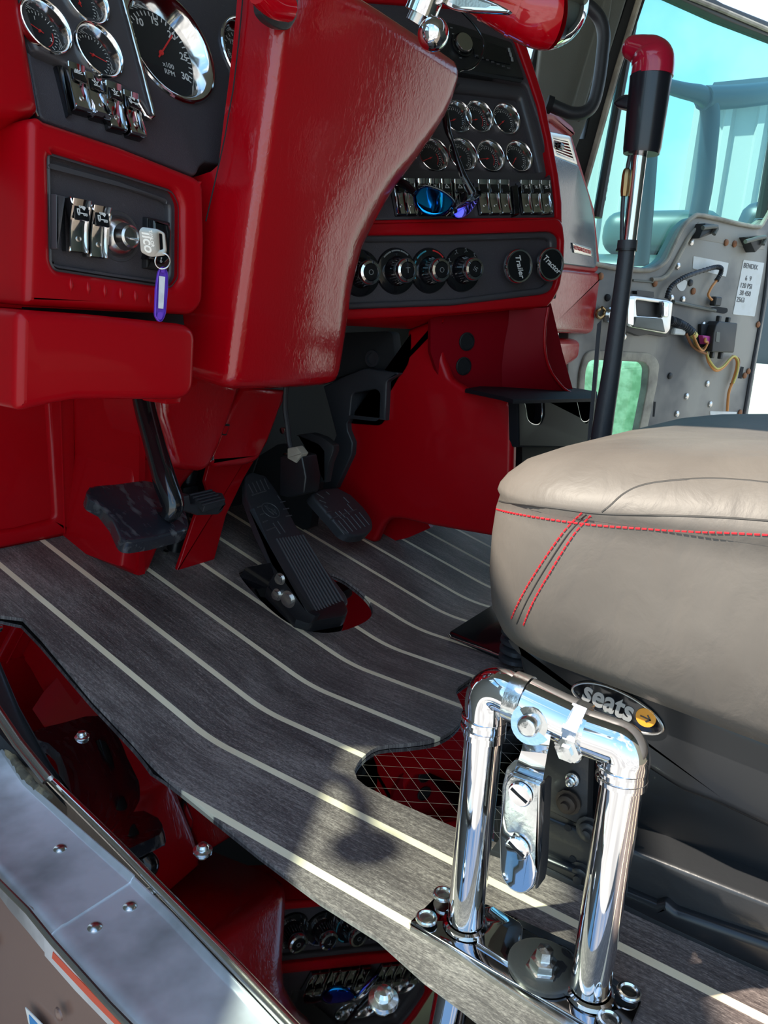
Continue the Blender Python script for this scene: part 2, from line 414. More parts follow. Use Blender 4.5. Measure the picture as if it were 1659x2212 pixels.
# the plank pattern must stay registered to the cab: put the origin back on the cab's zero
off = fm.location.copy(); fm.data.transform(Matrix.Translation(off)); fm.location = (0, 0, 0)
tag(fm, 'dark grey plank-patterned vinyl floor mat with pale inlay stripes', 'floor mat')
o = mesh('floor', bend(slab2([[(-.11, -1.2), (1.6, -1.2), (1.6, .46), (-.06, .46)]], .02), -.008), M['steelblack']); struct(o)
bm = tf(slab2([[floor_xs(q) for q in [(470, 1225), (560, 1170), (740, 1215), (850, 1320), (750, 1400), (640, 1385), (540, 1310)]]], .001), T(0, 0, -.0048))
for v in bm.verts:
    h = v.co.z; s = v.co.y; v.co = (v.co.x, s * math.cos(TH) - h * math.sin(TH), s * math.sin(TH) + h * math.cos(TH))
tag(mesh('pedal_floor_plate', bm, M['mirror']), 'polished steel plate showing through the cutout under the accelerator pedal', 'metal plate')
bm = tf(slab2([[floor_xs(q) for q in [(720, 1640), (960, 1450), (1300, 1420), (1400, 1900), (1160, 1900), (860, 1760)]]], .001), T(0, 0, -.0048))
tag(mesh('etched_floor_plate', bm, M['etched']), 'mirror-polished floor plate etched with diamond lines beside the seat base', 'metal plate')
# loose black cover plate in front of the seat base
bm = slab([(968, 1368, 8), (1071, 1303, 4), (1200, 1300), (1300, 1480), (1123, 1434)], PZ(.006), .006, .0015, 2)
t = thing('shift_floor_plate', 'smooth dark cover plate with rounded corner at the front of the driver seat', 'cover plate', F0.hit(1060, 1400))
mesh('plate', bm, M['gloss_black'], t)
mesh('edge_strip', tube(path([(970, 1372), (974, 1378), (1050, 1405), (1130, 1436)], PZ(.008)), .0015, 6), M['steel'], t, label='bright steel edge strip')
# rubber bellows
t = thing('shift_boot', 'black rubber bellows boot tucked under the front corner of the seat', 'rubber boot', PZ(0).hit(1110, 1410))
c = PZ(.03).hit(1118, 1395); pr = []
for i in range(5): pr += [(.016, .012 * i), (.023, .012 * i + .003), (.023, .012 * i + .008), (.016, .012 * i + .011)]
mesh('bellows', tf(lathe(pr, 28), T(c.x, c.y, .008)), M['rubber'], t)

# ---------------------------------------------------------------- polished sill plate
pl_out = [(0, 1520), (44, 1595), (111, 1680), (236, 1800), (338, 1904), (473, 2042), (560, 2132), (720, 2300)]
pl = [(-90, 1300), *pl_out[:0]]
t = thing('sill_plate', 'mirror-polished steel sill plate between door rail and floor mat', 'metal plate', PLATE.hit(400, 1850))
def plate_pt(x, y, off=0):
    p = PLATE.hit(x, y, off)
    return p
ring = [(p.x, p.y) for p in [PLATE.hit(*q) for q in [(-60, 1440), (0, 1520), (44, 1595), (111, 1680), (236, 1800), (338, 1904), (473, 2042), (560, 2132), (760, 2340)]]]
inner = [(.02, -.75), (.06, -.2), (.07, .1), (.07, .42), (-.02, .42)]
bm = slab2([ring + inner], .003)
bmesh.ops.bisect_plane(bm, geom=bm.verts[:] + bm.edges[:] + bm.faces[:], plane_co=(0, .0, 0), plane_no=(0, 1, 0))
for v in bm.verts:
    x, y, z = v.co; v.co.z = z - .004 - PTL * x + max(0, y) * .2526
mesh('plate', bm, M['mirror'], t)
def platepos(x, y):
    # meet the plate, flat part or rising part
    p = PLATE.hit(x, y)
    if p.y > 0: p = Plane((0, 0, -.004), (PTL, -.2526, 1), X).hit(x, y)
    return p
for q, r in (((177, 1592), .0062), ((438, 1838), .0068), ((828, 2160), .0085), ((-8, 1356), .006)):
    p = platepos(*q)
    b = mesh('acorn_bolt', tf(lathe([(r, 0), (r * 1.15, r * .15), (r * 1.15, r * .35), (r * .72, r * .5), (r * .74, r * .8), (r * .55, r * 1.05), (r * .2, r * 1.15)], 24), Matrix.Translation(p + V((0, 0, -.001)))), M['zinc'], t, label='shiny round-headed bolt')

# rail and worn aluminium threshold
def rail_z(p): return p
RP = Plane((0, 0, .001), (PTL, 0, 1), X); RP2 = Plane((0, 0, .001), (PTL, -.2526, 1), X)
def rp(x, y, off=0):
    p = RP.hit(x, y, off); return p if p.y < .0 else RP2.hit(x, y, off)
t = thing('door_rail', 'polished round metal rail bead along the inner edge of the door sill', 'rail', RP.hit(330, 1910))
pt = [rp(x, y) for x, y in [(-70, 1430), (0, 1538), (44, 1603), (108, 1682)]]
mesh('front_rail', join(tube(pt, .0035, 12), tube([p + V((-.005, 0, -.001)) for p in pt], .0022, 10)), M['steel'], t)
pt = [RP.hit(x, y) for x, y in [(111, 1686), (236, 1808), (338, 1912), (473, 2050), (560, 2141), (760, 2352)]]
mesh('rear_rail', tube(pt, .0042, 14, 4), M['bead'], t)
mesh('rail_web', rings([[p + V((-.001, 0, -.001)) for p in pt], [p + V((-.001, 0, -.03)) for p in pt]], closed=False), M['steelblack'], t)

SZ = PZ(.004)
def sill(inn, out, name, parent, m, z=0):
    """folded aluminium strip: inner upstand, flat, rolled outer lip"""
    n = len(inn); rs = []
    for i in range(n):
        a = SZ.hit(*inn[i]); b = SZ.hit(*out[i]); d = (b - a); d.z = 0; w = d.normalized()
        up = V((0, 0, z))
        r = [a - w * .0005 + V((0, 0, .0035)), a + w * .0006 + V((0, 0, .0038)), a + w * .0018 + V((0, 0, .003)), a + w * .0035 + V((0, 0, .0006)), a + w * .0055 + V((0, 0, 0)), a + (b - a) * .75 + V((0, 0, 0)), b - w * .008, b - w * .004 + V((0, 0, .0008))]
        for k in range(7): th = PI / 2 * k / 6; r.append(b + w * (.006 * math.sin(th)) + V((0, 0, -.006 * (1 - math.cos(th)))))
        r.append(b + w * .006 + V((0, 0, -.02))); r.append(a + V((0, 0, -.02)))
        rs.append([p + up for p in r])
    mesh(name, rings(rs), m, parent, smooth=50)
t = thing('door_sill', 'worn scratched aluminium door threshold with rivets', 'door sill', SZ.hit(150, 1900))
sill([(-70, 1540), (0, 1619), (51, 1692), (111, 1745), (203, 1826), (290, 1902)], [(-120, 1760), (-30, 1845), (0, 1880), (25, 1908), (70, 1952), (122, 2010)], 'front_strip', t, M['alu'], .0012)
sill([(284, 1897), (371, 1981), (473, 2089), (560, 2181), (720, 2350)], [(112, 2002), (180, 2076), (250, 2148), (310, 2212), (450, 2360)], 'rear_strip', t, M['alu'])
for q in ((130, 1836), (205, 2003), (281, 1958), (323, 1928), (-20, 1700)):
    p = SZ.hit(*q); z = .0012 if q[1] < 1900 else 0
    mesh('rivet', tf(lathe([(.0052, 0), (.0052, .0005), (.004, .0017), (.002, .0023), (.0003, .0025)], 20), T(p.x, p.y, p.z + z)), M['steel'], t)
# crumbling foam seal beside the front rail
rs = []; pp = [SZ.hit(x, y, .004) for x, y in [(-60, 1500), (0, 1590), (30, 1640), (60, 1683), (85, 1706), (108, 1722)]]
pp = [V(p) for p in catmull([tuple(p) for p in pp], 6)]
for i, p in enumerate(pp):
    r = .0055 * (1 - .5 * i / len(pp)); rs.append([p + V((math.cos(a) * r * (1 + .5 * noise.noise(V((i * .9, k * 1.3, 1)))), 0, math.sin(a) * r * (1 + .5 * noise.noise(V((i * .8, k, 5)))))) for k, a in enumerate([2 * PI * k / 10 for k in range(10)])])
tag(mesh('foam_seal', rings(rs), M['foam']), 'crumbling yellowish foam seal strip beside the door rail', 'seal')

# painted body skin under the threshold
BX = Plane(SZ.hit(122, 2010) + V((-.006, 0, -.006)), (SZ.hit(450, 2360) - SZ.hit(0, 1880)).cross(Z).normalized() * 1)
if (CAM - BX.o).dot(BX.n) < 0: BX = Plane(BX.o, -BX.n)
bm = slab([(-400, 1500), (0, 1893), (70, 1962), (114, 2016), (236, 2150), (420, 2345), (300, 2900), (-400, 2800)], BX, .01, off=-.004)
t = thing('body_skin', 'brown metallic painted cab skin below the aluminium sill', 'body panel', BX.hit(100, 2100))
mesh('skin', bm, M['brown'], t)
mesh('bright_trim', tube(path([(-200, 1700), (0, 1908), (60, 1968), (115, 2036), (236, 2172), (330, 2268)], BX, .0015), .0022, 8), M['steel'], t)
mesh('red_tape', slab([(114, 2056), (200, 2146), (300, 2254), (310, 2276), (198, 2162), (112, 2070)], BX, .001, off=.001), M['redtape'], t, label='red reflective tape')
for q in ((128, 2190), (-20, 2040), (258, 2330)):
    mesh('rivet', tf(lathe([(.005, 0), (.0045, .0012), (.002, .0022), (.0003, .0024)], 18), BX.frame(*q)), M['brown'], t)
mesh('sticker', slab([(54, 2176), (90, 2212), (110, 2250), (70, 2250)], BX, .0006, off=.0006), M['white'], t, label='white sticker with blue print')
mesh('sticker_print', slab([(62, 2192), (80, 2212), (84, 2225), (66, 2225)], BX, .0004, off=.001), M['bluedec'], t, label='blue print')
# dark running area far below
tag(mesh('fuel_tank', tf(rings([circ(V((0, y, 0)), V((.3, 0, 0)), V((0, 0, .3)), 40) for y in (-1.2, 1.6)]), T(-.42, 0, -.80)), M['steelblack']), 'dark rounded tank below the cab seen past the sill corner', 'fuel tank')

# ---------------------------------------------------------------- red front wall
wl = PY(.42)
o = mesh('wall_front', slab([(-260, 500), (450, 500), (450, 1250), (-260, 1250)], wl, .01), M['red']); struct(o)
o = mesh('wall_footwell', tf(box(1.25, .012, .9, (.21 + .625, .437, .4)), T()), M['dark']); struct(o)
t = thing('kick_panel', 'deep red moulded kick panel with raised ribs under the left dash', 'trim panel', TOE.hit(70, 1165))
mesh('rib_frame', slab([(94, 840, 0), (158, 840, 0), (159, 1157, 2), (138, 1152, 0), (60, 1170), (-220, 1225), (-220, 1172), (30, 1140), (112, 1119, 14)], wl, .004, .006, 4, h=.008), M['red'], t)
mesh('rib_line', slab([(128, 840), (131, 840), (142, 1152), (138, 1153)], wl, .001, .0015, 2, off=.008), M['red'], t)
M['embl'] = mat('worn_highlit_relief', (.07, .07, .075), .45)  # worn dusty emblem; on ribs and bars the pale tone paints edge highlights
# ================================================================ prototypes for the dash (local x right, y up, z out)
def lines(segs, w, z, h=.0003):
    """flat printed strokes"""
    bms = []
    for (x1, y1, x2, y2) in segs:
        d = V((x2 - x1, y2 - y1, 0)); l = d.length
        bms.append(tf(box(l + w * .6, w, h), T((x1 + x2) / 2, (y1 + y2) / 2, z) @ Matrix.Rotation(math.atan2(d.y, d.x), 4, 'Z')))
    return join(*bms)
def arcseg(cx, cy, r, a0, a1, n=6):
    p = [(cx + r * math.cos(math.radians(a0 + (a1 - a0) * i / n)), cy + r * math.sin(math.radians(a0 + (a1 - a0) * i / n))) for i in range(n + 1)]
    return [(*p[i], *p[i + 1]) for i in range(n)]
def icon(kind, s):
    g = []
    if kind == 'lamp':
        g += arcseg(0, 0, .3 * s, 0, 180, 8) + [(-.3 * s, 0, .3 * s, 0)]
        g += [(.42 * s * math.cos(a), .42 * s * math.sin(a), .75 * s * math.cos(a), .75 * s * math.sin(a)) for a in [math.radians(k) for k in (0, 30, 60, 90, 120, 150, 180)]]
    elif kind == 'dim':
        g += arcseg(0, -.1 * s, .25 * s, 0, 360, 10) + [(-.6 * s, .3 * s, -.3 * s, .1 * s), (.6 * s, .3 * s, .3 * s, .1 * s), (0, .3 * s, 0, .7 * s), (-.5 * s, -.6 * s, .5 * s, -.6 * s)]
    elif kind == 'truck':
        g += [(-.8 * s, -.35 * s, -.8 * s, .2 * s), (-.8 * s, .2 * s, -.45 * s, .2 * s), (-.45 * s, .2 * s, -.45 * s, -.35 * s), (-.8 * s, -.35 * s, .8 * s, -.35 * s)]
        g += arcseg(-.62 * s, -.5 * s, .13 * s, 0, 360, 8) + arcseg(.35 * s, -.5 * s, .13 * s, 0, 360, 8) + arcseg(.68 * s, -.5 * s, .13 * s, 0, 360, 8)
        g += [(.0, .55 * s, .5 * s, .25 * s), (.0, .75 * s, .55 * s, .42 * s), (.1, .9 * s, .6 * s, .6 * s)] if 0 else [(0, .5 * s, .4 * s, .2 * s), (.05 * s, .7 * s, .5 * s, .35 * s), (.1 * s, .9 * s, .6 * s, .5 * s)]
        g += arcseg(-.25 * s, .6 * s, .16 * s, 0, 360, 8)
    elif kind == 'fan':
        for k in range(4): g += arcseg(.3 * s * math.cos(k * PI / 2), .3 * s * math.sin(k * PI / 2), .28 * s, 90 * k, 90 * k + 200, 5)
    elif kind == 'bar': g += [(-.5 * s, .3 * s, .5 * s, .3 * s), (-.5 * s, -.3 * s, .5 * s, -.3 * s), (0, -.3 * s, 0, .3 * s)]
    elif kind == 'tri': g += [(-.6 * s, -.45 * s, .6 * s, -.45 * s), (.6 * s, -.45 * s, 0, .6 * s), (0, .6 * s, -.6 * s, -.45 * s)]
    elif kind == 'key': g += arcseg(0, -.3 * s, .25 * s, 0, 360, 8) + [(0, -.1 * s, 0, .6 * s), (0, .6 * s, .25 * s, .6 * s), (0, .35 * s, .2 * s, .35 * s)]
    return g
def rocker(parent, w, h, m=None, ic='truck', tilt=0, label=None):
    """paddle switch: part rocker_switch > label_inset, icon, lens"""
    # base
    m = m or Matrix()
    bm = box(w, h, .010, (0, 0, .001), .001)
    sw = mesh('rocker_switch', tf(bm, m), M['gloss_black'], parent, label=label)
    n = 10; rs = []
    for i in range(n + 1):
        t = i / n; y = h / 2 * .96 - h * .96 * t; z = .0085 + .0025 * math.cos(t * PI * 1.0 + .2) * (1 if t < .5 else .5) + (.003 * (t - .5) ** 2 * 4) + tilt * (t - .5)
        rs.append([V((-w * .47, y, .004)), V((-w * .47, y, z - .0006)), V((-w * .42, y, z)), V((w * .42, y, z)), V((w * .47, y, z - .0006)), V((w * .47, y, .004))])
    mesh('paddle', tf(rings(rs), m), M['bezel'], sw, label='chrome paddle')
    zt = .0112 - tilt * .38
    for sx in (-1, 1): mesh('side_rib', tf(rings([[V((sx * w * .47 - .0007, y, z)), V((sx * w * .47 + .0007, y, z)), V((sx * w * .47 + .0007, y, .003)), V((sx * w * .47 - .0007, y, .003))] for y, z in [(h * .5, .009 - tilt * .5), (h * .35, .0130 - tilt * .35), (h * .12, .0108 - tilt * .1), (-h * .1, .0092), (-h * .35, .0100 + tilt * .35), (-h * .5, .0088 + tilt * .5)]]), m), M['chrome'], sw)
    q = m @ T(0, h * .27, zt + .0010) @ RX(-8)
    mesh('label_inset', tf(slab2([rrect(w * .74, h * .34, .0012)], .002, .0004, 2), q), M['gloss_black'], sw, label='black label')
    if ic: mesh('icon', tf(lines(icon(ic, w * .30), w * .045, .0006), q), M['white'], sw, label='white icon')
    mesh('lens', tf(lathe([(w * .13, 0), (w * .13, .0008), (w * .09, .0010), (w * .085, .0002), (.0003, .0001)], 16), m @ T(0, -h * .24, .0084 + tilt * .24)), M['steel'], sw)
    return sw
def gauge(parent, r, m, nums=None, ang=225, sweep=270, needle=120, red=None, caption=None, label=None, depth=.010, nr=.62, ticks=24):
    """part gauge (chrome bezel) > gauge_face, tick_marks, numbers, needle, gauge_lens"""
    fr = r * .74
    g = mesh('gauge', tf(lathe([(r * .98, -.004), (r, .001), (r * .98, .0028), (r * .95, .0034), (r * .91, .0026), (r * .86, -.001), (fr * 1.04, -depth * .8), (fr, -depth), (fr * .99, -depth - .001), (r * .9, -depth - .001)], 44, (False, False)), m), M['bezel'], parent, label=label)
    mesh('gauge_face', tf(lathe([(fr * 1.02, -depth - .0004), (.0002, -depth - .0003)], 40), m), M['dark'], g, label='black dial face')
    seg = []; z = -depth + .0002
    for k in range(ticks + 1):
        a = math.radians(ang - sweep * k / ticks); big = k % max(1, ticks // 6) == 0
        r0 = fr * (.80 if big else .86); seg.append((r0 * math.cos(a), r0 * math.sin(a), fr * .95 * math.cos(a), fr * .95 * math.sin(a)))
    mesh('tick_marks', tf(lines(seg, r * .020, z), m), M['white'], g, label='white tick marks')
    if red: mesh('red_zone', tf(lines(arcseg(0, 0, fr * .72, red[0], red[1], 10), r * .03, z), m), M['redp'], g)
    if nums:
        b = []
        for s_, a in nums: b.append(tf(text(s_, r * .185, .0001, 0, r * .003), T(fr * nr * math.cos(math.radians(a)), fr * nr * math.sin(math.radians(a)), z)))
        mesh('numbers', tf(join(*b), m), M['white'], g)
    if caption: mesh('caption', tf(tf(text(caption, r * .13, .0001), T(r * .12, -fr * .34, z)), m), M['white'], g)
    a = math.radians(needle)
    mesh('needle', tf(join(lines([(-.18 * fr * math.cos(a), -.18 * fr * math.sin(a), fr * .74 * math.cos(a), fr * .74 * math.sin(a))], r * .028, -depth + .0016), lathe([(r * .045, -depth), (r * .045, -depth + .002), (.0002, -depth + .0024)], 14)), m), M['needle'], g, label='red needle')
    mesh('gauge_lens', tf(lathe([(fr * 1.03, -depth + .005), (.0002, -depth + .005)], 30, (False, False)), m), M['lens'], g)
    return g

# ================================================================ left dash
t = thing('upper_dash_trim', 'glossy red vertical dash trim left of the instrument cluster, top left corner', 'dash trim', KP.hit(20, 250))
mesh('trim', slab([(-160, -300), (10, -300), (33, 0, 0), (55, 130), (75, 246, 6), (62, 256), (20, 260), (-160, 262)], CL, .09, .012, 6, off=.004), M['red'], t)
# cluster
cp = CL.frame(250, 320)
t = thing('instrument_cluster', 'dark grey instrument cluster with chrome-ringed gauges left of the steering column', 'instrument panel', cp)
mesh('panel', slab([(36, -300, 0), (36, 0), (57, 130), (80, 252, 10), (92, 263), (250, 318), (420, 383, 12), (428, 362, 6), (440, 352), (640, 400), (700, 100), (660, -420)], CL, .05, .003, 3, holes=[(368, 99, .053), (540, 125, .041)]), M['grey'], t)
mesh('chrome_edge', tube(path([(22, -70), (36, 0), (56, 125), (76, 240), (82, 252)], CL, .004), .0016, 8), M['chrome'], t)
mesh('gauge_pod', slab([(30, -300, 0), (40, 20, 0), (72, 112, 14), (150, 146), (250, 190), (296, 214, 22), (318, 250), (329, 257, 9), (333, 245), (300, 125), (268, 0), (200, -280)], CL, .02, .004, 4, off=.010, holes=[(98, 56, .0222), (213, 109, .0232), (184, -4, .0222)]), M['greys'], t)
mesh('pod_edge', tube(path([(232, -130), (267, 0), (300, 122), (330, 238), (332, 250), (325, 256), (316, 249), (300, 222)], CL, .017), .0017, 8), M['chrome'], t)
def loc(P, m, x, y, off=0): return P.frame(x, y, off)
g = gauge(t, .0245, loc(CL, cp, 98, 56, .0145), [('0', 225), ('1', 100), ('2', -20)], needle=160, red=(10, -60), label='pressure gauge with a red arc, upper left')
gauge(t, .0255, loc(CL, cp, 213, 109, .0145), None, needle=-10, label='small gauge above the rocker switches')
gauge(t, .0245, loc(CL, cp, 184, -4, .0145), None, needle=100, label='small gauge cut by the top edge')
gauge(t, .059, loc(CL, cp, 368, 99, .004), [('5', 170), ('10', 130), ('15', 90), ('20', 50), ('25', 10), ('30', -30)], ang=210, sweep=240, needle=42 + 8, caption='x100\nRPM', label='large tachometer', nr=.76, depth=.016, ticks=30)
gauge(t, .046, loc(CL, cp, 540, 125, .004), [('5', 170), ('15', 130), ('25', 215), ('35', 180), ('55', 60)], needle=60, label='speedometer half hidden by the steering column', nr=.7)
# four rockers under the pod; each in its own chrome housing
sw = []
for i, (x, y, ic) in enumerate([(160, 200, 'lamp'), (200, 216, 'dim'), (237, 240, 'dim'), (277, 256, 'truck')]):
    a, b = CL.uv(CL.hit(x, y))
    rocker(t, .0185, .041, loc(CL, cp, x, y, .004) @ RX(-4), ic, (.0, .006, -.004, 0)[i])
mesh('switch_housing', slab([(118, 142, 3), (134, 142), (150, 250), (146, 254, 3)], CL, .01, .003, 2, off=.006), M['gloss_black'], t)

# red panel with the key switch
kp = KP.frame(240, 560)
t = thing('switch_panel', 'glossy red dash panel framing the key switch, left of the steering column', 'dash panel', kp)
mesh('surround', slab([[(52, 262, 20), (76, 255, 4), (88, 264), (250, 318), (418, 385, 10), (431, 400, 10), (434, 520), (430, 655, 16), (408, 680, 14), (200, 668), (44, 660, 16), (50, 450)],
                       [(97, 340, 10), (104, 331, 6), (250, 374), (368, 411, 12), (383, 442, 12), (382, 600, 10), (366, 622, 8), (240, 604), (112, 584, 10), (102, 565, 10)]], KP, .13, .0075, 6, h=.008), M['red'], t)
mesh('panel', slab([(88, 320), (394, 400), (394, 632), (88, 590)], KP, .01, off=-.004), M['grey'], t)
mesh('panel_rim', slab([[(96, 330, 10), (104, 328, 6), (250, 372), (370, 410, 12), (385, 442, 12), (384, 602, 10), (366, 626, 10), (112, 588, 10), (101, 568, 8)],
                        [(103, 368, 6), (106, 361, 4), (250, 400), (352, 436, 8), (361, 446, 8), (361, 594, 8), (352, 606, 6), (240, 590), (116, 570, 8), (110, 560, 6)]], KP, .006, .003, 3, off=.0), M['greys'], t)
for i, (x, y) in enumerate([(158, 488), (202, 501)]):
    rocker(t, .0195, .046, loc(KP, kp, x, y, .001), 'truck', -.003, label='load light switch')
mesh('switch_frame', slab([(118, 418, 3), (140, 424), (124, 540), (119, 538, 3)], KP, .012, .002, 2, off=.010), M['greys'], t)
mesh('key_collar', tf(lathe([(.0195, -.004), (.0185, -.001), (.0135, .004), (.0128, .0045), (.0105, .0135), (.0085, .0150), (.0082, .0125), (.0002, .0122)], 36), loc(KP, kp, 263, 511, .0)), M['steel'], t, label='round metal key cylinder')
mesh('key_recess', tf(lathe([(.024, -.0045), (.023, -.0032), (.0195, -.0045)], 36, (False, True)), loc(KP, kp, 263, 511, .0)), M['greys'], t)
mesh('spare_socket', slab([(315, 468, 3), (366, 480, 3), (363, 588, 3), (313, 580, 3)], KP, .01, .002, 2, off=.001), M['black'], t)
mesh('socket_block', slab([(328, 474, 3), (362, 482, 3), (368, 500), (366, 560), (352, 572, 3), (318, 560), (330, 520)], KP, .01, .003, 3, off=.006), M['gloss_black'], t)
mesh('socket_icon', tf(lines(icon('key', .004), .0005, 0), loc(KP, kp, 348, 562, .0095)), M['white'], t)
for k, x in enumerate((153, 190, 226, 260, 292, 322)):
    y = 616 + (x - 153) * .175
    p = loc(KP, kp, x, y, .008)
    mesh('vent_slot', tf(tf(lathe([(.0001, -.006), (.0016, -.003), (.0022, 0), (.0016, .003), (.0001, .006)], 12), T()), p @ RX(90)), M['red'], t, label='small raised red rib')
# key, ring and tag
K = loc  # alias
m = KP.frame(263, 511, .0135)
t = thing('ignition_key', 'worn nickel ignition key with a large stamped head standing in the key switch', 'key', m)
# the key sticks out of the lock and its head is seen broadside
kd = (KP.hit(330, 524, .040) - KP.hit(276, 514, .013)); km = align(KP.hit(276, 514, .012), kd, (0, 0, 1))
kl = kd.length
mesh('blade', tf(box(.0085, .0022, kl * .6, (0, 0, kl * .25), .0004), km), M['zinc'], t)
ko = PlaneK = Plane(KP.hit(330, 524, .040), CAM - KP.hit(330, 524, .040) + V((.12, 0, 0)))
mesh('head', slab([[(300, 498, 4), (306, 490, 5), (340, 494, 8), (357, 503, 6), (361, 540, 4), (358, 552, 5), (325, 556, 8), (304, 545, 6)], [(344, 504, 2), (350, 506, 2), (352, 538, 2), (346, 540, 2)]], ko, .0022, .0006, 2), M['nickel'], t)
tm = ko.frame(319, 522, .0008) @ RZ(-80)
mesh('stamp', tf(text('ilco', .013, .0002, .25, .0003), tm), M['steel'], t, label='stamped lettering')
mesh('stamp_small', tf(text('TAYLOR', .004, .0002, .1, .0001), ko.frame(327, 515, .0008) @ RZ(-80)), M['steel'], t)
pr = Plane(ko.hit(349, 562), CAM - ko.hit(349, 562))
t = thing('key_ring_tag', 'purple plastic key tag with white paper insert hanging from the key', 'key tag', pr.hit(344, 640))
rg = [pr.hit(351 + 16 * math.cos(a), 564 + 17 * math.sin(a)) for a in [2 * PI * k / 30 for k in range(31)]]
mesh('ring', tube(rg, .0007, 8), M['zinc'], t, label='thin split ring')
tg = Plane(pr.hit(347, 600, -.002), (-.3, -.9, .1))
mesh('tag', slab([[(341, 588, 6), (347, 576, 8), (357, 576, 8), (363, 590, 6), (363, 625), (358, 680, 8), (350, 696, 8), (341, 694, 8), (334, 682, 6), (336, 625)], catmull([(349, 582), (353, 582), (353, 587), (349, 587)], 3, True), catmull([(342, 677), (349, 677), (347, 688), (341, 687)], 3, True)], tg, .0025, .0008, 3), M['purple'], t)
mesh('paper_insert', slab([(344, 596, 1), (357, 598, 1), (353, 667, 1), (342, 666, 1)], tg, .0005, .0002, 1, off=.0010), M['paper'], t, label='white paper insert')

# padded knee bolster
t = thing('knee_bolster', 'glossy red padded knee bolster under the switch panel, above the clutch pedal', 'dash pad', KP.hit(200, 860))
BP = PY(.105)
mesh('pad', slab([(26, 668, 26), (200, 680), (414, 702, 34), (408, 862, 40), (150, 862), (90, 874), (22, 890, 26)], BP, .13, .009, 6, h=.010, off=-.004), M['red'], t)
mesh('tab', slab([(320, 850), (390, 852), (388, 872, 4), (358, 873, 2), (355, 866), (336, 870, 2)], PY(.15), .02, .002, 2), M['red'], t)
mesh('gap_shadow_strip', slab([(60, 664), (395, 680), (398, 702), (60, 684)], PY(.17), .01), M['dark'], t, label='dark strip standing for shade in the gap')  # dark strip painted in for the shadow between panel and bolster

# ---------------------------------------------------------------- steering column cover
PA, PB = V((.2, .102, .343)), V((.2, .050, .680)); cn = V((1, 0, 0)).cross(PB - PA).normalized()
if cn.y > 0: cn = -cn
CC = Plane(PA, cn, X)
sil = [(0, 835), (-60, 1000)]
rows = []  # (left crease px, right silhouette px)
LC = [(499, 838), (503, 800), (516, 700), (530, 600), (546, 490), (562, 380), (578, 260), (590, 180), (600, 100), (607, 40), (613, -20)]
RS = [(716, 833), (730, 790), (748, 712), (768, 620), (795, 535), (830, 472), (871, 405), (910, 354), (945, 300), (966, 262), (980, 226), (990, 181), (993, 150), (990, 130), (980, 116)]
def interp(pts, v):  # by height v in CC
    pts = sorted((CC.uv(CC.hit(*q))[1], CC.uv(CC.hit(*q))[0]) for q in pts)
    if v <= pts[0][0]: return pts[0][1]
    for (a, b), (c, d) in zip(pts, pts[1:]):
        if v <= c: return b + (d - b) * (v - a) / (c - a)
    return pts[-1][1]
CR = Plane(CC.o - CC.n * .022, CC.n, X)
def interpR(v):
    pts = sorted((CC.uv(CR.hit(*q))[1], CC.uv(CR.hit(*q))[0]) for q in RS)
    if v <= pts[0][0]: return pts[0][1]
    for (a, b), (c, d) in zip(pts, pts[1:]):
        if v <= c: return b + (d - b) * (v - a) / (c - a)
    return pts[-1][1]
v0 = CC.uv(CC.hit(600, 842))[1]; v1 = CC.uv(CC.hit(960, 98))[1]
vD0 = CC.uv(CC.hit(550, 470))[1]; vD1 = CC.uv(CC.hit(565, 370))[1]
rs = []; NR = 56
for i in range(NR + 1):
    v = v0 + (v1 - v0) * i / NR
    e0 = min(1, (i / NR) / .035); e1 = min(1, (1 - i / NR) / .05)
    sh = .012 * (1 - math.sqrt(max(0, 1 - (1 - e0) ** 2))) + .022 * (1 - math.sqrt(max(0, 1 - (1 - e1) ** 2)))
    xl = interp(LC, v) + sh * .6; xr = interpR(v) + .010 - sh * .5; r1 = .016
    k = (i / NR); a2 = .035 + .065 * math.exp(-((k - .55) / .42) ** 2); b2 = .05 + .035 * k
    ring = []
    kk = min(1, max(0, (v - vD0) / (vD1 - vD0))); kk = kk * kk * (3 - 2 * kk)
    D = .16 - .098 * kk
    fl = .03 * max(0, 1 - k * 1.3) * (1 - kk)
    ring += [(xl - fl, -D), (xl - fl * .4, -D * .62), (xl, -r1 * 1.6)]
    for j in range(9): a = PI / 2 * j / 8; ring.append((xl + r1 * (1 - math.cos(a)), -r1 * (1 - math.sin(a))))
    for j in range(1, 8): ring.append((xl + r1 + (xr - a2 - xl - r1) * j / 8, .004 * math.sin(PI * j / 8)))
    for j in range(15): a = PI / 2 * j / 14; ring.append((xr - a2 + a2 * math.sin(a), -b2 * (1 - math.cos(a))))
    ring += [(xr, -b2 - .02), (xr, -D)]
    rs.append([CC.at(x, v, z - sh) for x, z in ring])
t = thing('steering_column_cover', 'large glossy red steering column cover in the middle of the picture', 'steering column', CC.hit(600, 842))
mesh('cover', rings(rs), M['redgrain'], t, smooth=60)
mesh('seam', tube([CC.at(interp(LC, v0 + (v1 - v0) * k / 20) - (.004 + .02 * max(0, 1 - k / 14.)), v0 + (v1 - v0) * k / 20, -.05 - .02 * max(0, 1 - k / 12)) for k in range(8, 21)], .0008, 6), M['dark'], t, label='thin dark panel seam')
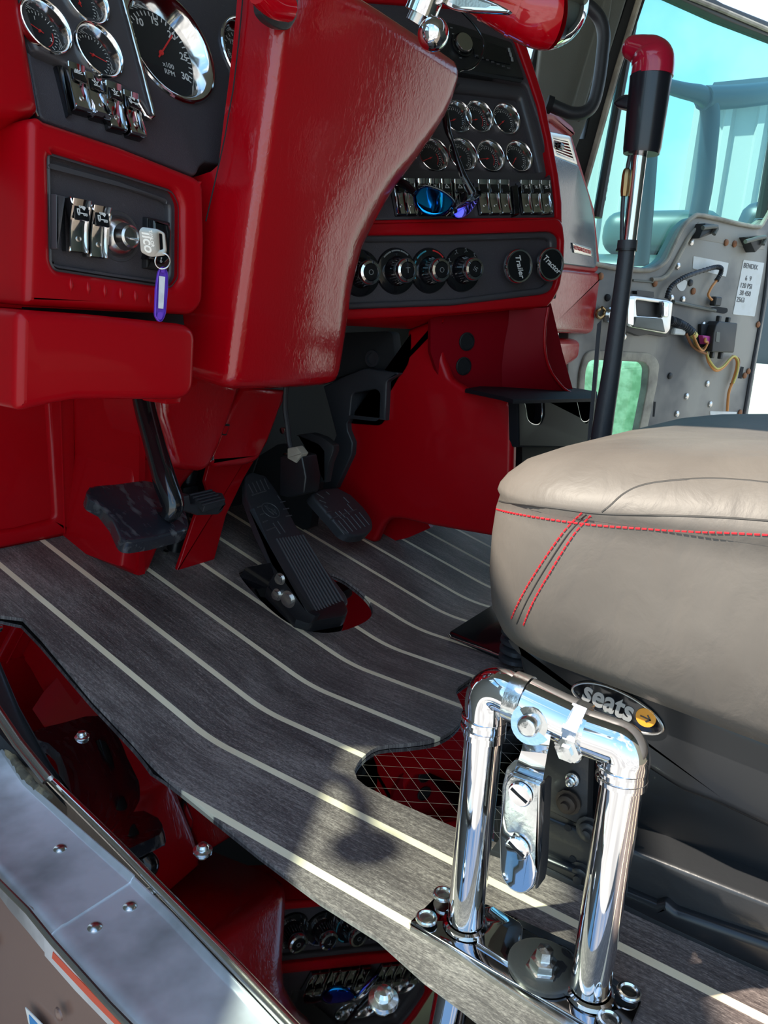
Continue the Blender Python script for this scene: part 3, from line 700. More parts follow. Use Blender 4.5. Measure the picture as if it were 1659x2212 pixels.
# adjusting lever at the top of the cover
hp = CC
mesh('lever_pocket', slab([(556, -60), (645, -60), (640, 40, 14), (622, 66, 10), (600, 64, 12), (575, 48, 12), (562, 30, 8)], CC, .008, .002, 3, off=.004), M['rubber'], t, label='black lever pocket')
mesh('tilt_lever', tube([CC.hit(*q, .02) for q in [(560, -20), (590, 8), (622, 16)]], .012, 14, 5), M['gloss'], t, label='burgundy adjusting lever')

# lower shroud, two halves
t = thing('lower_column_shroud', 'red tapered shroud in two halves below the steering column cover', 'steering column', PY(.24).hit(440, 1010))
mesh('left_half', slab([(396, 815, 0), (408, 790), (506, 830), (498, 862, 6), (486, 900), (462, 966), (441, 1008, 8), (425, 1017, 8), (385, 1014, 8), (367, 1006, 8), (335, 900, 0), (330, 840)], PY(.225), .10, .012, 6, h=.014, off=-.008), M['redgrain'], t)
mesh('right_half', slab([(518, 835, 0), (612, 842, 0), (592, 905), (574, 953, 4), (552, 994, 10), (525, 1003, 8), (462, 1009, 4), (446, 999, 3), (459, 962), (474, 930), (500, 872)], PY(.235), .09, .007, 4, h=.006, off=-.005), M['redgrain'], t)
mesh('clip_hole', slab([(482, 916, 2), (497, 916, 2), (489, 941, 2), (477, 939, 2)], PY(.235), .002, 0, off=.0035), M['dark'], t, label='dark clip hole')
mesh('clip_tongue', slab([(485, 920, 2), (495, 920, 2), (488, 938, 2), (480, 937, 2)], PY(.235), .002, .0008, 2, off=.005), M['red'], t)
mesh('screw', tf(lathe([(.003, 0), (.0028, .001), (.0003, .0014)], 12), PY(.235).frame(459, 990, .003)), M['zinc'], t)
# boxed base around the steering shaft
t = thing('column_base_cover', 'red open-fronted box around the steering shaft standing on the toe board', 'steering column', TOE.hit(290, 1240))
mesh('left_side', slab([(255, 1222), (287, 1240, 6), (304, 1242, 6), (317, 1228, 3), (338, 1178, 4), (372, 1080), (390, 1046), (416, 1016), (440, 940), (470, 850), (300, 850), (285, 1000)], PY(.285), .125, .014, 6, h=.010, off=-.008), M['red'], t)
mesh('side_wall', slab([(160, 860), (300, 860), (300, 1243), (289, 1240), (160, 1157)], PX(.212), .01), M['red'], t)
mesh('right_side', slab([(381, 1233, 1), (420, 1117, 2), (447, 1060), (441, 1040, 3), (449, 1008), (520, 845), (620, 845), (548, 995), (527, 1030), (487, 1113), (462, 1208, 3)], PY(.275), .004, .0015, 3, off=-.002), M['red'], t)
mesh('base_gap_shade', slab([(300, 860), (600, 860), (480, 1210), (300, 1235)], PY(.40), .005), M['dark'], t)  # dark sheet standing in for the shade inside the open base
t = thing('steering_shaft', 'black steering shaft and joint inside the open red base box', 'steering shaft', PY(.32).hit(400, 1200))
mesh('shaft', tube([PY(.32).hit(430, 900), PY(.32).hit(390, 1120), PY(.33).hit(365, 1260)], .012, 16), M['black'], t)
mesh('joint', tf(box(.03, .03, .04, (0, 0, 0), .005), Matrix.Translation(PY(.31).hit(398, 1075))), M['black'], t)
mesh('joint_bolt', tf(lathe([(.006, 0), (.006, .006), (.004, .006), (.004, .012), (.0003, .012)], 6), align(PY(.32).hit(355, 1205), (0, -.3, 1))), M['steel'], t)

# ---------------------------------------------------------------- pedals
pn = V((0, -.45, 1)).normalized(); CPL = Plane((.12, .165, .2), pn, X)
t = thing('clutch_pedal', 'large scuffed black rubber clutch pedal on a glossy black arm, left of the column', 'pedal', CPL.hit(300, 1110))
M['padr'] = mat('scuffed_pedal_rubber', (.018, .019, .026), .25, 0, .2, (90, .25, 7, (1, .35, 1), 1.0), (75, (.085, .085, .09), .56, .70, (1.6, .5, 1), .5))
pad = slab([(184, 1062, 10), (200, 1052, 10), (250, 1048), (306, 1040), (340, 1044, 8), (376, 1072), (402, 1112), (409, 1140, 12), (398, 1151, 12), (330, 1168), (280, 1176, 12), (262, 1170, 12), (243, 1128), (218, 1096), (188, 1080, 10)], CPL, .013, .005, 5, h=.003)
bmesh.ops.subdivide_edges(pad, edges=[e for e in pad.edges if e.calc_length() > .02], cuts=2, use_grid_fill=True)
mesh('pad', pad, M['padr'], t)
ar = [at(300, 790, 'x', .168), at(311, 870, 'x', .165), at(334, 960, 'x', .158), at(357, 1040, 'x', .150), at(374, 1092, 'x', .146), at(360, 1120, 'x', .140)]
bm = tube(ar, [.0125, .0125, .0125, .0135, .0125, .008], 20, 6)
mesh('arm', bm, M['gloss_black'], t, label='glossy black curved arm')
mesh('arm_weld', tube([ar[3] + V((0, 0, -.004)), ar[4] + V((0, .0, -.006)), CPL.hit(330, 1110, -.012)], .008, 12, 3), M['gloss_black'], t)
# small ribbed pedal
t = thing('small_ribbed_pedal', 'small black ribbed foot pad sticking out right of the clutch pedal', 'pedal', at(440, 1100, 'y', .235))
SP = Plane(at(440, 1075, 'y', .225), (0, -.3, 1), X)
mesh('block', slab([(384, 1074), (406, 1068), (410, 1088), (470, 1088), (486, 1084, 2), (478, 1104, 4), (470, 1111, 4), (425, 1113), (400, 1104), (380, 1100)], PY(.225), .03, .003, 3), M['rubber'], t)
bm = slab([(407, 1069, 2), (457, 1058, 2), (463, 1064), (480, 1066, 2), (487, 1080, 2), (441, 1095, 2), (432, 1086)], SP, .008, .001, 2)
mesh('tread', bm, M['rubber'], t)
for k in range(5):
    a = (409 + 7.5 * k, 1070 + 5.2 * k); b = (457 + 6.5 * k, 1059 + 5 * k)
    mesh('tread_rib', tube([SP.hit(*a, .002), SP.hit(*b, .002)], .0018, 8), M['rubber'], t)
mesh('arm', tube([at(400, 1090, 'y', .25), at(385, 1085, 'y', .28), at(372, 1095, 'y', .33)], .009, 10), M['black'], t)

# accelerator
tw = V((0, .80, .60)).normalized(); TP = Plane((.345, .095, .040), X.cross(tw), X)
if (CAM - TP.o).dot(TP.n) < 0: TP = Plane(TP.o, -TP.n, X)
t = thing('accelerator_pedal', 'long black ribbed treadle accelerator pedal hinged on the floor', 'pedal', TOE.hit(690, 1340))
mesh('treadle', slab([(528, 1030, 4), (540, 1021, 5), (572, 1030, 6), (600, 1068), (644, 1148), (700, 1228), (746, 1288, 6), (752, 1306, 8), (737, 1319, 8), (690, 1329, 8), (668, 1322, 8), (630, 1270), (588, 1213), (556, 1148), (530, 1075)], TP, .010, .003, 4), M['rubber'], t)
for k in range(10):
    f = k / 9
    a = (598 + (654 - 598) * f, 1166 - 8 * f - 2); b = (684 + (742 - 684) * f, 1320 - 20 * f + 4 * math.sin(f * PI))
    mesh('tread_rib', tube([TP.hit(*a, .0036), TP.hit(*b, .0036)], .0017, 8), M['embl'], t)
def kw(P, q, s, parent, rot=0):
    m = P.frame(*q, .0034) @ RZ(rot)
    bm = tube([m @ V((s * math.cos(a), s * math.sin(a), 0)) for a in [2 * PI * k / 24 for k in range(25)]], .0007, 6)
    mesh('emblem_ring', bm, M['embl'], parent)
    bm = join(tf(text('K', s * .95, .0005, 0, .0001), T(-s * .12, s * .36, .0004)), tf(text('W', s * .95, .0005, 0, .0001), T(s * .12, -s * .34, .0004)))
    mesh('emblem', tf(bm, m), M['embl'], parent, label='KW emblem')
kw(TP, (585, 1102), .0145, t)
for f in (0, .25, .5, .75, 1):
    a = (537 + 34 * f, 1046 - 12 * f); b = (547 + 34 * f, 1066 - 10 * f)
    mesh('tread_bar', tube([TP.hit(*a, .0034), TP.hit(*b, .0034)], .0010, 6), M['embl'], t)
for a, b in [((556, 1096), (566, 1092)), ((562, 1112), (572, 1108)), ((568, 1128), (578, 1124)), ((576, 1146), (596, 1138)), ((600, 1070), (606, 1080)), ((606, 1085), (616, 1083)), ((612, 1100), (624, 1098)), ((618, 1115), (630, 1113)), ((590, 1130), (606, 1154)), ((600, 1126), (616, 1150)), ((544, 1070), (575, 1060))]:
    mesh('tread_bar', tube([TP.hit(*a, .0034), TP.hit(*b, .0034)], .0010, 6), M['embl'], t)
mesh('side_rail', slab([(540, 1100), (587, 1210), (668, 1322, 4), (684, 1330), (672, 1348, 6), (640, 1338), (600, 1290), (580, 1262), (592, 1240), (588, 1220)], PX(.312), .008, .002, 2), M['black'], t)
mesh('base', slab([(575, 1270, 4), (600, 1255), (742, 1300, 4), (752, 1320, 6), (745, 1334, 8), (675, 1346, 8), (640, 1336)], Plane(TOE.o + TOE.n * .014, TOE.n, X), .014, .003, 2), M['black'], t)
for q, r in (((624, 1294), .0085), ((600, 1284), .006), ((607, 1250), .006)):
    mesh('pivot_bolt', tf(lathe([(r * 1.4, 0), (r * 1.4, .0015), (r, .0015), (r, .006), (.0003, .0065)], 20), PX(.312).frame(*q, .002)), M['steel'], t)
mesh('bracket', slab([(583, 1216), (592, 1246), (592, 1262), (560, 1272), (527, 1276), (520, 1244), (530, 1226)], PX(.345), .004), M['gloss_black'], t)

# brake pedal
BPn = Plane((.50, .20, .13), X.cross(V((0, .80, .62))), X)
if (CAM - BPn.o).dot(BPn.n) < 0: BPn = Plane(BPn.o, -BPn.n, X)
t = thing('brake_pedal', 'black oval brake pedal pad with embossed emblem, right of the accelerator', 'pedal', BPn.hit(740, 1150))
mesh('pad', slab([(668, 1070, 8), (690, 1058, 8), (726, 1056), (756, 1072), (784, 1100), (802, 1126, 10), (804, 1146, 10), (785, 1160, 10), (757, 1162, 10), (735, 1150, 8), (712, 1122), (676, 1082)], BPn, .012, .005, 5), M['rubber'], t)
kw(BPn, (727, 1084), .0115, t)
for f in range(7):
    a = (722 + 9 * f, 1128 - 3.5 * f); b = (744 + 9 * f, 1155 - 3.5 * f)
    mesh('tread_bar', tube([BPn.hit(*a, .0053), BPn.hit(*b, .0053)], .0010, 6), M['embl'], t)
for a, b in [((684, 1066), (700, 1076)), ((690, 1080), (704, 1086)), ((700, 1092), (708, 1096)), ((705, 1108), (716, 1104)), ((724, 1106), (738, 1120)), ((732, 1104), (746, 1118)), ((744, 1100), (756, 1112)), ((750, 1088), (764, 1104)), ((742, 1074), (754, 1086)), ((704, 1062), (712, 1068)), ((712, 1122), (770, 1100))]:
    mesh('tread_bar', tube([BPn.hit(*a, .0053), BPn.hit(*b, .0053)], .0009, 6), M['embl'], t)
mesh('arm', slab([(672, 1060), (684, 1040, 3), (704, 1042), (712, 1000), (722, 975), (722, 962, 4), (700, 945), (672, 935, 4), (640, 940), (690, 962, 4), (700, 975), (690, 1020), (680, 1040)], PX(.50), .012, .002, 2), M['steelblack'], t)
mesh('sensor_body', slab([(606, 985, 3), (632, 978), (655, 985, 3), (664, 1030), (660, 1066, 4), (625, 1076, 4), (606, 1070, 4)], PX(.44), .03, .003, 3), M['black'], t)
mesh('connector', slab([(622, 968, 2), (642, 964, 2), (655, 980, 2), (640, 1000), (622, 990, 2)], PX(.435), .012, .002, 2), M['seal'], t, label='grey cable connector')
mesh('cable', tube([PX(.44).hit(*q) for q in [(630, 975), (624, 950), (621, 920), (616, 880), (618, 830)]], .004, 8, 4), M['rubber'], t)
# ================================================================ centre dash
GS = [(987, 252), (1034, 252), (1093, 257), (936, 335), (999, 334), (1059, 337), (1120, 338)]
t = thing('center_dash_surround', 'dark red lacquered frame around the centre gauges and climate controls', 'dash trim', CV.hit(1000, 670))
mesh('upper_frame', slab([[(650, -40), (1000, -10), (1085, 20), (1122, 66, 10), (1132, 90), (1158, 168), (1176, 225), (1190, 300), (1205, 380), (1212, 440), (1212, 482), (1000, 482), (650, 488)],
                         [(720, 0), (1000, 20), (1090, 62), (1112, 90, 6), (1140, 168), (1160, 228), (1177, 300), (1191, 380), (1198, 440), (1199, 470), (1000, 472), (720, 478)]], CD, .10, .004, 4), M['red'], t)
CVf = CV
mesh('lower_frame', slab([[(600, 486), (1000, 478), (1205, 472, 8), (1214, 486, 8), (1218, 520), (1216, 570), (1208, 620, 14), (1192, 650, 12), (1179, 664), (1100, 668), (1027, 674), (930, 682), (740, 692), (600, 700)],
                         [(700, 510), (976, 507), (1188, 500, 10), (1206, 512, 12), (1203, 590), (1192, 628, 12), (1172, 636, 8), (976, 660), (757, 668), (690, 668)]], CV, .10, .004, 4), M['red'], t)
t = thing('center_gauge_panel', 'dark grey centre dash panel with two rows of small chrome-ringed gauges and rocker switches', 'instrument panel', CD.hit(1050, 470))
mesh('panel', slab([[(710, -10), (1000, 10), (1092, 58), (1116, 90), (1142, 168), (1163, 228), (1180, 300), (1194, 380), (1201, 440), (1201, 474), (1000, 476), (710, 480)],
                    [(820, 130, 0), (990, 158), (1134, 184, 12), (1160, 262), (1184, 360), (1186, 384, 10), (1150, 392), (1000, 388), (820, 388)]], CD, .04, .004, 3, off=-.006), M['grey'], t)
mesh('gauge_plate', slab([(800, 100), (990, 120), (1150, 170), (1186, 400), (1000, 410), (800, 440)], CD, .005, off=-.022, holes=[(x, y, .0235) for x, y in GS]), M['grey'], t)
mesh('recess_slope', slab([[(820, 128, 0), (990, 156), (1136, 182, 12), (1162, 262), (1186, 360), (1188, 386, 10), (1150, 394), (1000, 390), (820, 390)],
                          [(830, 196), (990, 202), (1117, 217, 8), (1140, 300), (1160, 384, 8), (1148, 390), (1000, 387), (830, 387)]], CD, .014, .010, 5, off=-.020, h=.009), M['greys'], t)
for i, (x, y) in enumerate(GS):
    gauge(t, .0262, CD.frame(x, y, -.0205), None, needle=(200, 190, 215, 200, 210, 185, 230)[i], depth=.010,
          label=('first upper gauge beside the column', 'upper middle gauge', 'upper right gauge', 'lower gauge nearest the column', 'lower gauge behind the sunglasses arm', 'third lower gauge', 'lower right gauge')[i], red=(-40, 30) if i % 2 else None)
def pxw(P, a, b): return (P.hit(*a) - P.hit(*b)).length
wr = pxw(CD, (1129, 430), (1150.5, 430))
for (x, ic) in ((858, None), (880, None), (910, 'bar'), (934, 'bar'), (959, 'tri'), (987, 'tri'), (1038, None), (1061, None), (1084, None), (1129, 'bar'), (1150.5, 'bar'), (1172, 'bar')):
    rocker(t, wr * .95, .050, CD.frame(x, 431, -.002), ic, -.003)
mesh('switch_side', slab([(1104, 402, 2), (1118, 400), (1122, 462), (1112, 464, 2)], CD, .012, .002, 2, off=.008), M['gloss_black'], t)
mesh('switch_guard', tube(path([(1182, 400), (1188, 430), (1191, 448), (1184, 460), (1170, 462)], CD, .006), .0015, 6), M['chrome'], t)

# radio
t = thing('radio', 'black dash radio with a brushed silver volume knob', 'radio', CD.hit(1060, 160))
mesh('body', slab([(930, 40, 2), (1000, 58), (1104, 92, 5), (1132, 172, 3), (1060, 166), (990, 156), (930, 148, 2)], CD, .02, .002, 2, off=.000), M['black'], t)
mesh('display', slab([(1018, 78, 2), (1092, 104, 2), (1104, 140, 2), (1026, 124, 2)], CD, .002, .0005, 1, off=.003), M['gloss_black'], t)
for k in range(7): mesh('button', tf(box(.0055, .0026, .001, (0, 0, 0), .0004, 1), CD.frame(1030 + 11.5 * k, 120 + 4.6 * k + 0, .0040)), M['greys'], t)
mesh('volume_knob', tf(lathe([(.0145, 0), (.0145, .006), (.0135, .0075), (.0003, .0076)], 30), CD.frame(999, 96, .003)), M['steel'], t, label='brushed silver knob')
mesh('knob_ring', tf(lathe([(.019, 0), (.019, .0015), (.0165, .002), (.0165, 0)], 30, (False, False)), CD.frame(999, 96, .003)), M['gloss_black'], t)
for k in range(6):
    a = math.radians(60 * k + 20); mesh('radio_mark', tf(box(.004, .0012, .0004), CD.frame(975 + 4 * k, 60 + 13 * k, .0032)), M['silver'], t)
mesh('tape_slot', slab([(960, 142), (1128, 172), (1126, 178), (958, 150)], CD, .002, off=.0035), M['dark'], t)
for k in range(3): mesh('side_button', tf(box(.004, .007, .001, (0, 0, 0), .0004, 1), CD.frame(1100 + 3.2 * k, 108 + 10 * k, .0036)), M['silver'], t)

# climate panel
t = thing('climate_panel', 'dark grey control strip with chrome rotary knobs and two air brake buttons', 'control panel', CV.hit(1000, 655))
mesh('panel', slab([(680, 500), (1000, 500), (1200, 500), (1215, 560), (1200, 645), (980, 668), (680, 672)], CV, .008, off=-.012), M['grey'], t)
mesh('rim', slab([[(690, 508), (976, 505), (1190, 498, 10), (1207, 512, 12), (1204, 592), (1193, 630, 12), (1172, 638, 8), (976, 661), (757, 669), (690, 670)],
                  [(700, 524), (976, 522), (1172, 515, 6), (1184, 520, 6), (1185, 590), (1180, 614, 10), (1166, 622, 6), (976, 646), (757, 654), (700, 654)]], CV, .010, .006, 5, off=-.008, h=.005), M['greys'], t)
def knob(x, y, n, arcs, label, hid=False):
    f = CV.frame(x, y, -.012) @ Matrix.Scale(1.14, 4); fd = CV.frame(x, y, -.012)
    k = mesh('rotary_knob', tf(lathe([(.0330, 0), (.0315, .0035), (.0260, .0048), (.0003, .0048)], 48), fd), M['gloss_black'], t, label=label)
    mesh('knob_body', tf(lathe([(.0195, .003), (.0180, .005), (.0150, .012), (.0140, .024), (.0145, .025)], 40, (True, False)), f), M['gloss_black'], k)
    rs = []
    for z, r0, d in ((.005, .0160, .0010), (.012, .0150, .0012), (.023, .0128, .0010)):
        rs.append([V(((r0 + d * (1 if i % 4 < 2 else -1)) * math.cos(2 * PI * i / 96), (r0 + d * (1 if i % 4 < 2 else -1)) * math.sin(2 * PI * i / 96), z)) for i in range(96)])
    mesh('grip', tf(rings(rs), f), M['bezel'], k, label='ribbed chrome grip')
    mesh('cap_ring', tf(lathe([(.0132, .021), (.0150, .024), (.0150, .028), (.0135, .031), (.0105, .0318), (.0102, .0300)], 40, (True, False)), f), M['chrome'], k)
    mesh('cap', tf(lathe([(.0104, .0300), (.0095, .0312), (.0003, .0318)], 30), f), M['gloss_black'], k)
    sg = {0: [(-.003, .003, .003, .003), (0, -.003, 0, .004)], 1: arcseg(0, 0, .003, 0, 360, 8), 2: icon('fan', .006)}[n % 3]
    mesh('cap_icon', tf(lines(sg, .0006, .0322), f), M['silver'], k)
    for c, a0, a1 in arcs:
        mesh('scale_arc', tf(lines(arcseg(0, 0, .0288, a0, a1, 6), .0020, .0046), fd), M[c], k, label={'cyan': 'blue scale', 'redp': 'red scale'}.get(c, 'white scale'))
    return k
knob(777, 590, 1, [('silver', 100, 140)], 'control knob half hidden by the column')
k = knob(855, 586, 0, [('silver', 50, 75), ('silver', 80, 105), ('silver', 110, 135)], 'fan speed knob')
mesh('fan_icon', tf(lines(icon('fan', .008), .0007, 0), CV.frame(828, 576, -.0085)), M['silver'], k)
mesh('off_text', tf(text('OFF', .0045, .0001), CV.frame(832, 560, -.0085)), M['silver'], k)
knob(927, 585, 1, [('cyan', 150, 200), ('cyan', 105, 140), ('redp', 40, 80)], 'temperature knob with blue and red scale')
k = knob(998, 583, 2, [], 'airflow direction knob')
for a in (150, 115, 80, 45):
    mesh('flow_icon', tf(lines([(-.002, .002, .0, .003), (0, .003, 0, -.001), (0, -.001, .0025, -.002), (-.003, -.003, -.001, -.002)], .0006, .0032), CV.frame(998, 583, -.012) @ T(.0288 * math.cos(math.radians(a)), .0288 * math.sin(math.radians(a)), .0015)), M['silver'], k)
def valve(bx, by, hx, hy, s, label, rot, m_):
    # find how far the head stands off so that base and head line up along the panel normal
    f = CV.frame(bx, by, -.012); best = min((abs((P := CV.hit(hx, hy, q / 1000)).x - f.translation.x) + abs((P - f.translation).dot(CV.u)), q) for q in range(0, 90))[1] / 1000
    f = CV.frame(bx, by, -.012); Lh = max(.022, min(.045, best))
    f = CV.mat(CV.hit(hx, hy, Lh - .012) - CV.n * Lh)
    k = mesh('air_valve_button', tf(lathe([(.010, 0), (.0085, .004), (.0085, Lh - .006)], 28), f), M['black'], t, label=label)
    mesh('head_ring', tf(lathe([(.008, Lh - .010), (.022, Lh - .009), (.0262, Lh - .004), (.0262, Lh), (.0245, Lh + .0025), (.0222, Lh + .002), (.0222, Lh - .001)], 44, (True, False)), f), M['chrome'], k, label='chrome rim')
    mesh('head_face', tf(lathe([(.0226, Lh + .0002), (.0220, Lh + .0008), (.0003, Lh + .0012)], 40), f), M[m_], k)
    mesh('lettering', tf(text(s, .0130, .0002, .3, .0002), f @ T(0, 0, Lh + .0016) @ RZ(rot)), M['white'], k, label='script lettering ' + s)
valve(1084, 575, 1121, 575, 'Trailer', 'air brake button reading Trailer', -75, 'gloss_black')
valve(1158, 571, 1190, 571, 'Tractor', 'air brake button reading Tractor', -38, 'gloss_black')

# red lower lip under the climate strip
t = thing('lower_dash', 'dark burgundy lower centre dash with two round sockets above the cup holder tray', 'dash panel', CONS.hit(1000, 690))
LD = Plane(CV.at(0, 0, .0), CV.n, CV.u)
a0 = [(700, 690), (760, 690), (930, 682), (1027, 674), (1100, 667), (1180, 662)]
b0 = [(700, 704), (760, 704), (885, 711), (970, 681), (1090, 672), (1176, 668)]
LDB = Plane(CV.o - CV.n * .06, CV.n, CV.u)
mesh('lip', rings([[CV.hit(x, y, -.002), CV.hit(x, y + 3, -.004), LDB.hit(*b), LDB.hit(b[0], b[1]) - V((0, 0, -.03)), CV.hit(x, y - 8, -.03)] for (x, y), b in zip(a0, b0)]), M['red'], t)
RB = Plane(CONS.hit(1000, 760) + V((.02, .03, 0)), CV.n, CV.u)
mesh('recess_back', slab([(930, 660), (1190, 655), (1215, 760), (1240, 850), (960, 850), (930, 760)], RB, .008), M['redsatin'], t)
for q in ((1008, 738), (1001, 791)):
    mesh('socket', tf(lathe([(.0145, 0), (.0145, .0015), (.0125, .002), (.012, -.004), (.0003, -.004)], 28), RB.frame(*q, .001)), M['black'], t, label='round black socket')
fl = [(1182, 664), (1176, 700), (1174, 740), (1178, 775), (1190, 806), (1215, 838), (1235, 850)]
fi = [(1100, 668), (1098, 700), (1090, 740), (1084, 790), (1084, 830), (1086, 850), (1090, 860)]
FL1 = Plane(RB.o + RB.n * .05, RB.n, RB.u)
mesh('curved_flank', rings([[RB.hit(*i, .001), RB.hit((i[0] + o[0]) / 2, (i[1] + o[1]) / 2, .018), RB.hit(*o, .045), RB.hit(o[0] + 3, o[1], .046), RB.hit(o[0] + 5, o[1], .03), RB.hit(o[0] + 5, o[1], -.01)] for i, o in zip(fi, fl)], closed=False), M['redsatin'], t, smooth=60)
mesh('flank_edge', tube([RB.hit(x + 2, y, .047) for x, y in fl], .0022, 8, 3), M['red'], t)

# red console side
t = thing('console_side', 'large red console side panel between brake pedal and cup holder tray', 'console', TOE.hit(800, 1172))
pts = [(884, 712), (910, 703), (966, 683, 4), (958, 722), (961, 775), (976, 816), (1013, 841), (1054, 846), (1095, 854, 14), (1113, 872, 14), (1110, 1009), (1105, 1163, 20), (1046, 1153), (931, 1133), (870, 1119), (846, 1119), (833, 1132, 8), (816, 1170, 6), (783, 1169), (744, 1120), (726, 1052), (742, 1010), (759, 980), (761, 956), (748, 927), (748, 902), (828, 908), (834, 860), (837, 824), (866, 803), (880, 780), (885, 745)]
mesh('side', slab([(p[0], p[1], p[2] if len(p) > 2 else 9) for p in pts], CONS, .006, .0085, 6, off=-.008, seg2=4), M['red'], t)
mesh('foot_flange', slab([(783, 1169), (816, 1170), (834, 1172), (880, 1162), (930, 1140), (905, 1100), (846, 1112), (800, 1120)], PX(.70), .01), M['red'], t)
# heater housing and bracket in the dark behind the pedals
t = thing('heater_housing', 'black heater housing with square duct opening behind the brake pedal', 'housing', PX(.62).hit(720, 1040))
mesh('shell', slab([[(700, 835), (740, 815), (791, 795, 6), (866, 806, 6), (838, 824, 4), (836, 870), (834, 908), (760, 900), (752, 915), (753, 930), (764, 956), (762, 982), (728, 1054), (700, 1060), (690, 1030), (715, 970), (728, 940), (718, 900)],
                   [(763, 850, 10), (812, 840, 6), (822, 848, 6), (820, 902, 4), (812, 906), (758, 900, 4)]], PX(.66), .05, .003, 3, off=.02), M['rubber'], t)
mesh('duct_back', slab([(740, 820), (860, 820), (860, 930), (740, 930)], PX(.66), .01, off=-.05), M['dark'], t)
mesh('upper_plate', slab([(700, 720), (848, 715, 12), (858, 800, 6), (790, 798), (735, 815), (690, 830)], PX(.66), .02, .002, 2, off=.0), M['dark'], t)
mesh('round_boss', tf(lathe([(.014, 0), (.014, .004), (.010, .004), (.009, -.005), (.0003, -.005)], 24), PX(.66).frame(806, 775, .003)), M['rubber'], t)
for q in ((618, 985), (628, 1062), (612, 930)):
    mesh('fastener', tf(lathe([(.006, 0), (.005, .003), (.0003, .004)], 12), PX(.47).frame(*q)), M['steel'], t)
mesh('footrest_riser', slab([(560, 985), (600, 960), (690, 1000), (670, 1140), (580, 1165), (545, 1030)], PX(.56), .02), M['dark'], t)

# cup holder tray
t = thing('cup_holder_tray', 'dark grey satin cup holder tray with two scooped openings', 'cup holder', PY(-.05).hit(1200, 965))
CT = PY(-.045)
mesh('front', slab([(1114, 862, 0), (1128, 856, 4), (1134, 880), (1138, 905, 8), (1150, 916, 6), (1164, 915, 8), (1171, 895), (1170, 868), (1166, 856, 6), (1200, 852), (1240, 850, 6), (1248, 880), (1254, 905, 6), (1262, 911, 6), (1272, 905, 6), (1277, 880), (1276, 852, 4), (1290, 855), (1292, 966), (1116, 966)], CT, .012, .004, 4), M['tray'], t)
mesh('scoops', slab([(1134, 860), (1290, 860), (1290, 940), (1134, 940)], PY(-.015), .004), M['tray'], t)
tp = at(1110, 858, 'y', -.045); 
mesh('top', slab([[(1003, 842, 3), (1060, 832), (1160, 832), (1240, 840), (1290, 848), (1292, 862), (1108, 866), (1080, 858)]], PZ(tp.z), .004, .002, 3), M['tray'], t)
for sp_ in ([(1128, 856), (1134, 880), (1138, 905), (1150, 916), (1164, 915), (1171, 895), (1170, 868), (1166, 854)], [(1241, 850), (1248, 880), (1254, 905), (1262, 911), (1272, 905), (1277, 880), (1276, 852)]):
    mesh('scoop_highlight', tube(path(sp_, CT, .003), .0013, 8, 4), M['steel'], t, label='painted highlight on scoop edge')  # bright tubes draw the highlights on the plastic scoop edges
mesh('lower_box', slab([(1128, 964), (1300, 964), (1300, 1200), (1128, 1200)], PY(-.02), .03), M['dark'], t)

# sunglasses hanging on the dash
t = thing('sunglasses', 'black sunglasses with blue-violet mirrored lenses hanging on the centre dash', 'sunglasses', CD.hit(950, 470, .03))
GL = Plane(CD.hit(935, 430, .045), CD.n * .9 + V((-.4, 0, .1)), None); GL2 = Plane(CD.hit(1005, 450, .040), CD.n + V((.55, -.1, .1)), None)
mesh('left_lens', slab([(893, 424, 6), (900, 410, 8), (918, 402, 8), (955, 414, 8), (978, 432, 8), (978, 446, 8), (960, 464, 10), (935, 468, 10), (912, 460, 10), (897, 444, 8)], GL, .0015, .003, 4, h=.003), M['irid'], t, label='blue mirrored lens')
mesh('left_rim', tube(path([(893, 424), (900, 408), (918, 400), (955, 412), (980, 432), (981, 446), (962, 466)], GL, .001), .0016, 8, 3), M['gloss_black'], t)
mesh('right_lens', slab([(976, 464, 4), (985, 450, 4), (1010, 436, 6), (1034, 424, 4), (1030, 440, 6), (1014, 462, 8), (1000, 473, 6), (986, 472, 6)], GL2, .0015, .002, 4, h=.002), M['irid'], t, label='violet mirrored lens')
mesh('right_rim', tube(path([(976, 462), (986, 446), (1010, 432), (1036, 420)], GL2, .001), .0022, 8, 3), M['gloss_black'], t)
mesh('bridge', tube([GL.hit(970, 456, .001), GL.hit(978, 450, .004), GL2.hit(984, 456, .003)], .003, 8, 3), M['gloss_black'], t)
mesh('hinge_block', slab([(1006, 412, 3), (1030, 402, 6), (1042, 408, 5), (1040, 424, 5), (1020, 436, 4), (1006, 436, 3)], GL2, .008, .002, 3, off=.004), M['gloss_black'], t)
ap = [CD.hit(1020, 418, .050), CD.hit(1003, 385, .052), CD.hit(988, 345, .052), CD.hit(977, 308, .052), CD.hit(968, 285, .053), CD.hit(964, 262, .053), CD.hit(961, 235, .053)]
bm = tube(ap, [.0062, .0052, .0042, .0032, .0045, .0055, .004], 12, 5)
mesh('right_arm', bm, M['gloss_black'], t)
mesh('left_arm', tube([GL.hit(897, 418, .0), CD.hit(880, 402, .03), CD.hit(856, 390, .02)], [.005, .006, .006], 10, 4), M['gloss_black'], t)
mesh('arm_print', tf(text('S0105', .0048, .0001), Plane(CD.hit(1000, 392, .0575), CD.n).frame(1001, 390) @ RZ(-66)), M['silver'], t)

# cable looping above the radio
tag(mesh('phone_cable', tube([CD.hit(*q, .06) for q in [(992, 20), (1018, 46), (1040, 78), (1046, 104), (1036, 130), (1018, 148), (996, 152), (985, 160)]], .0016, 8, 6), M['gloss_black']), 'thin black cable looping in front of the radio', 'cable')

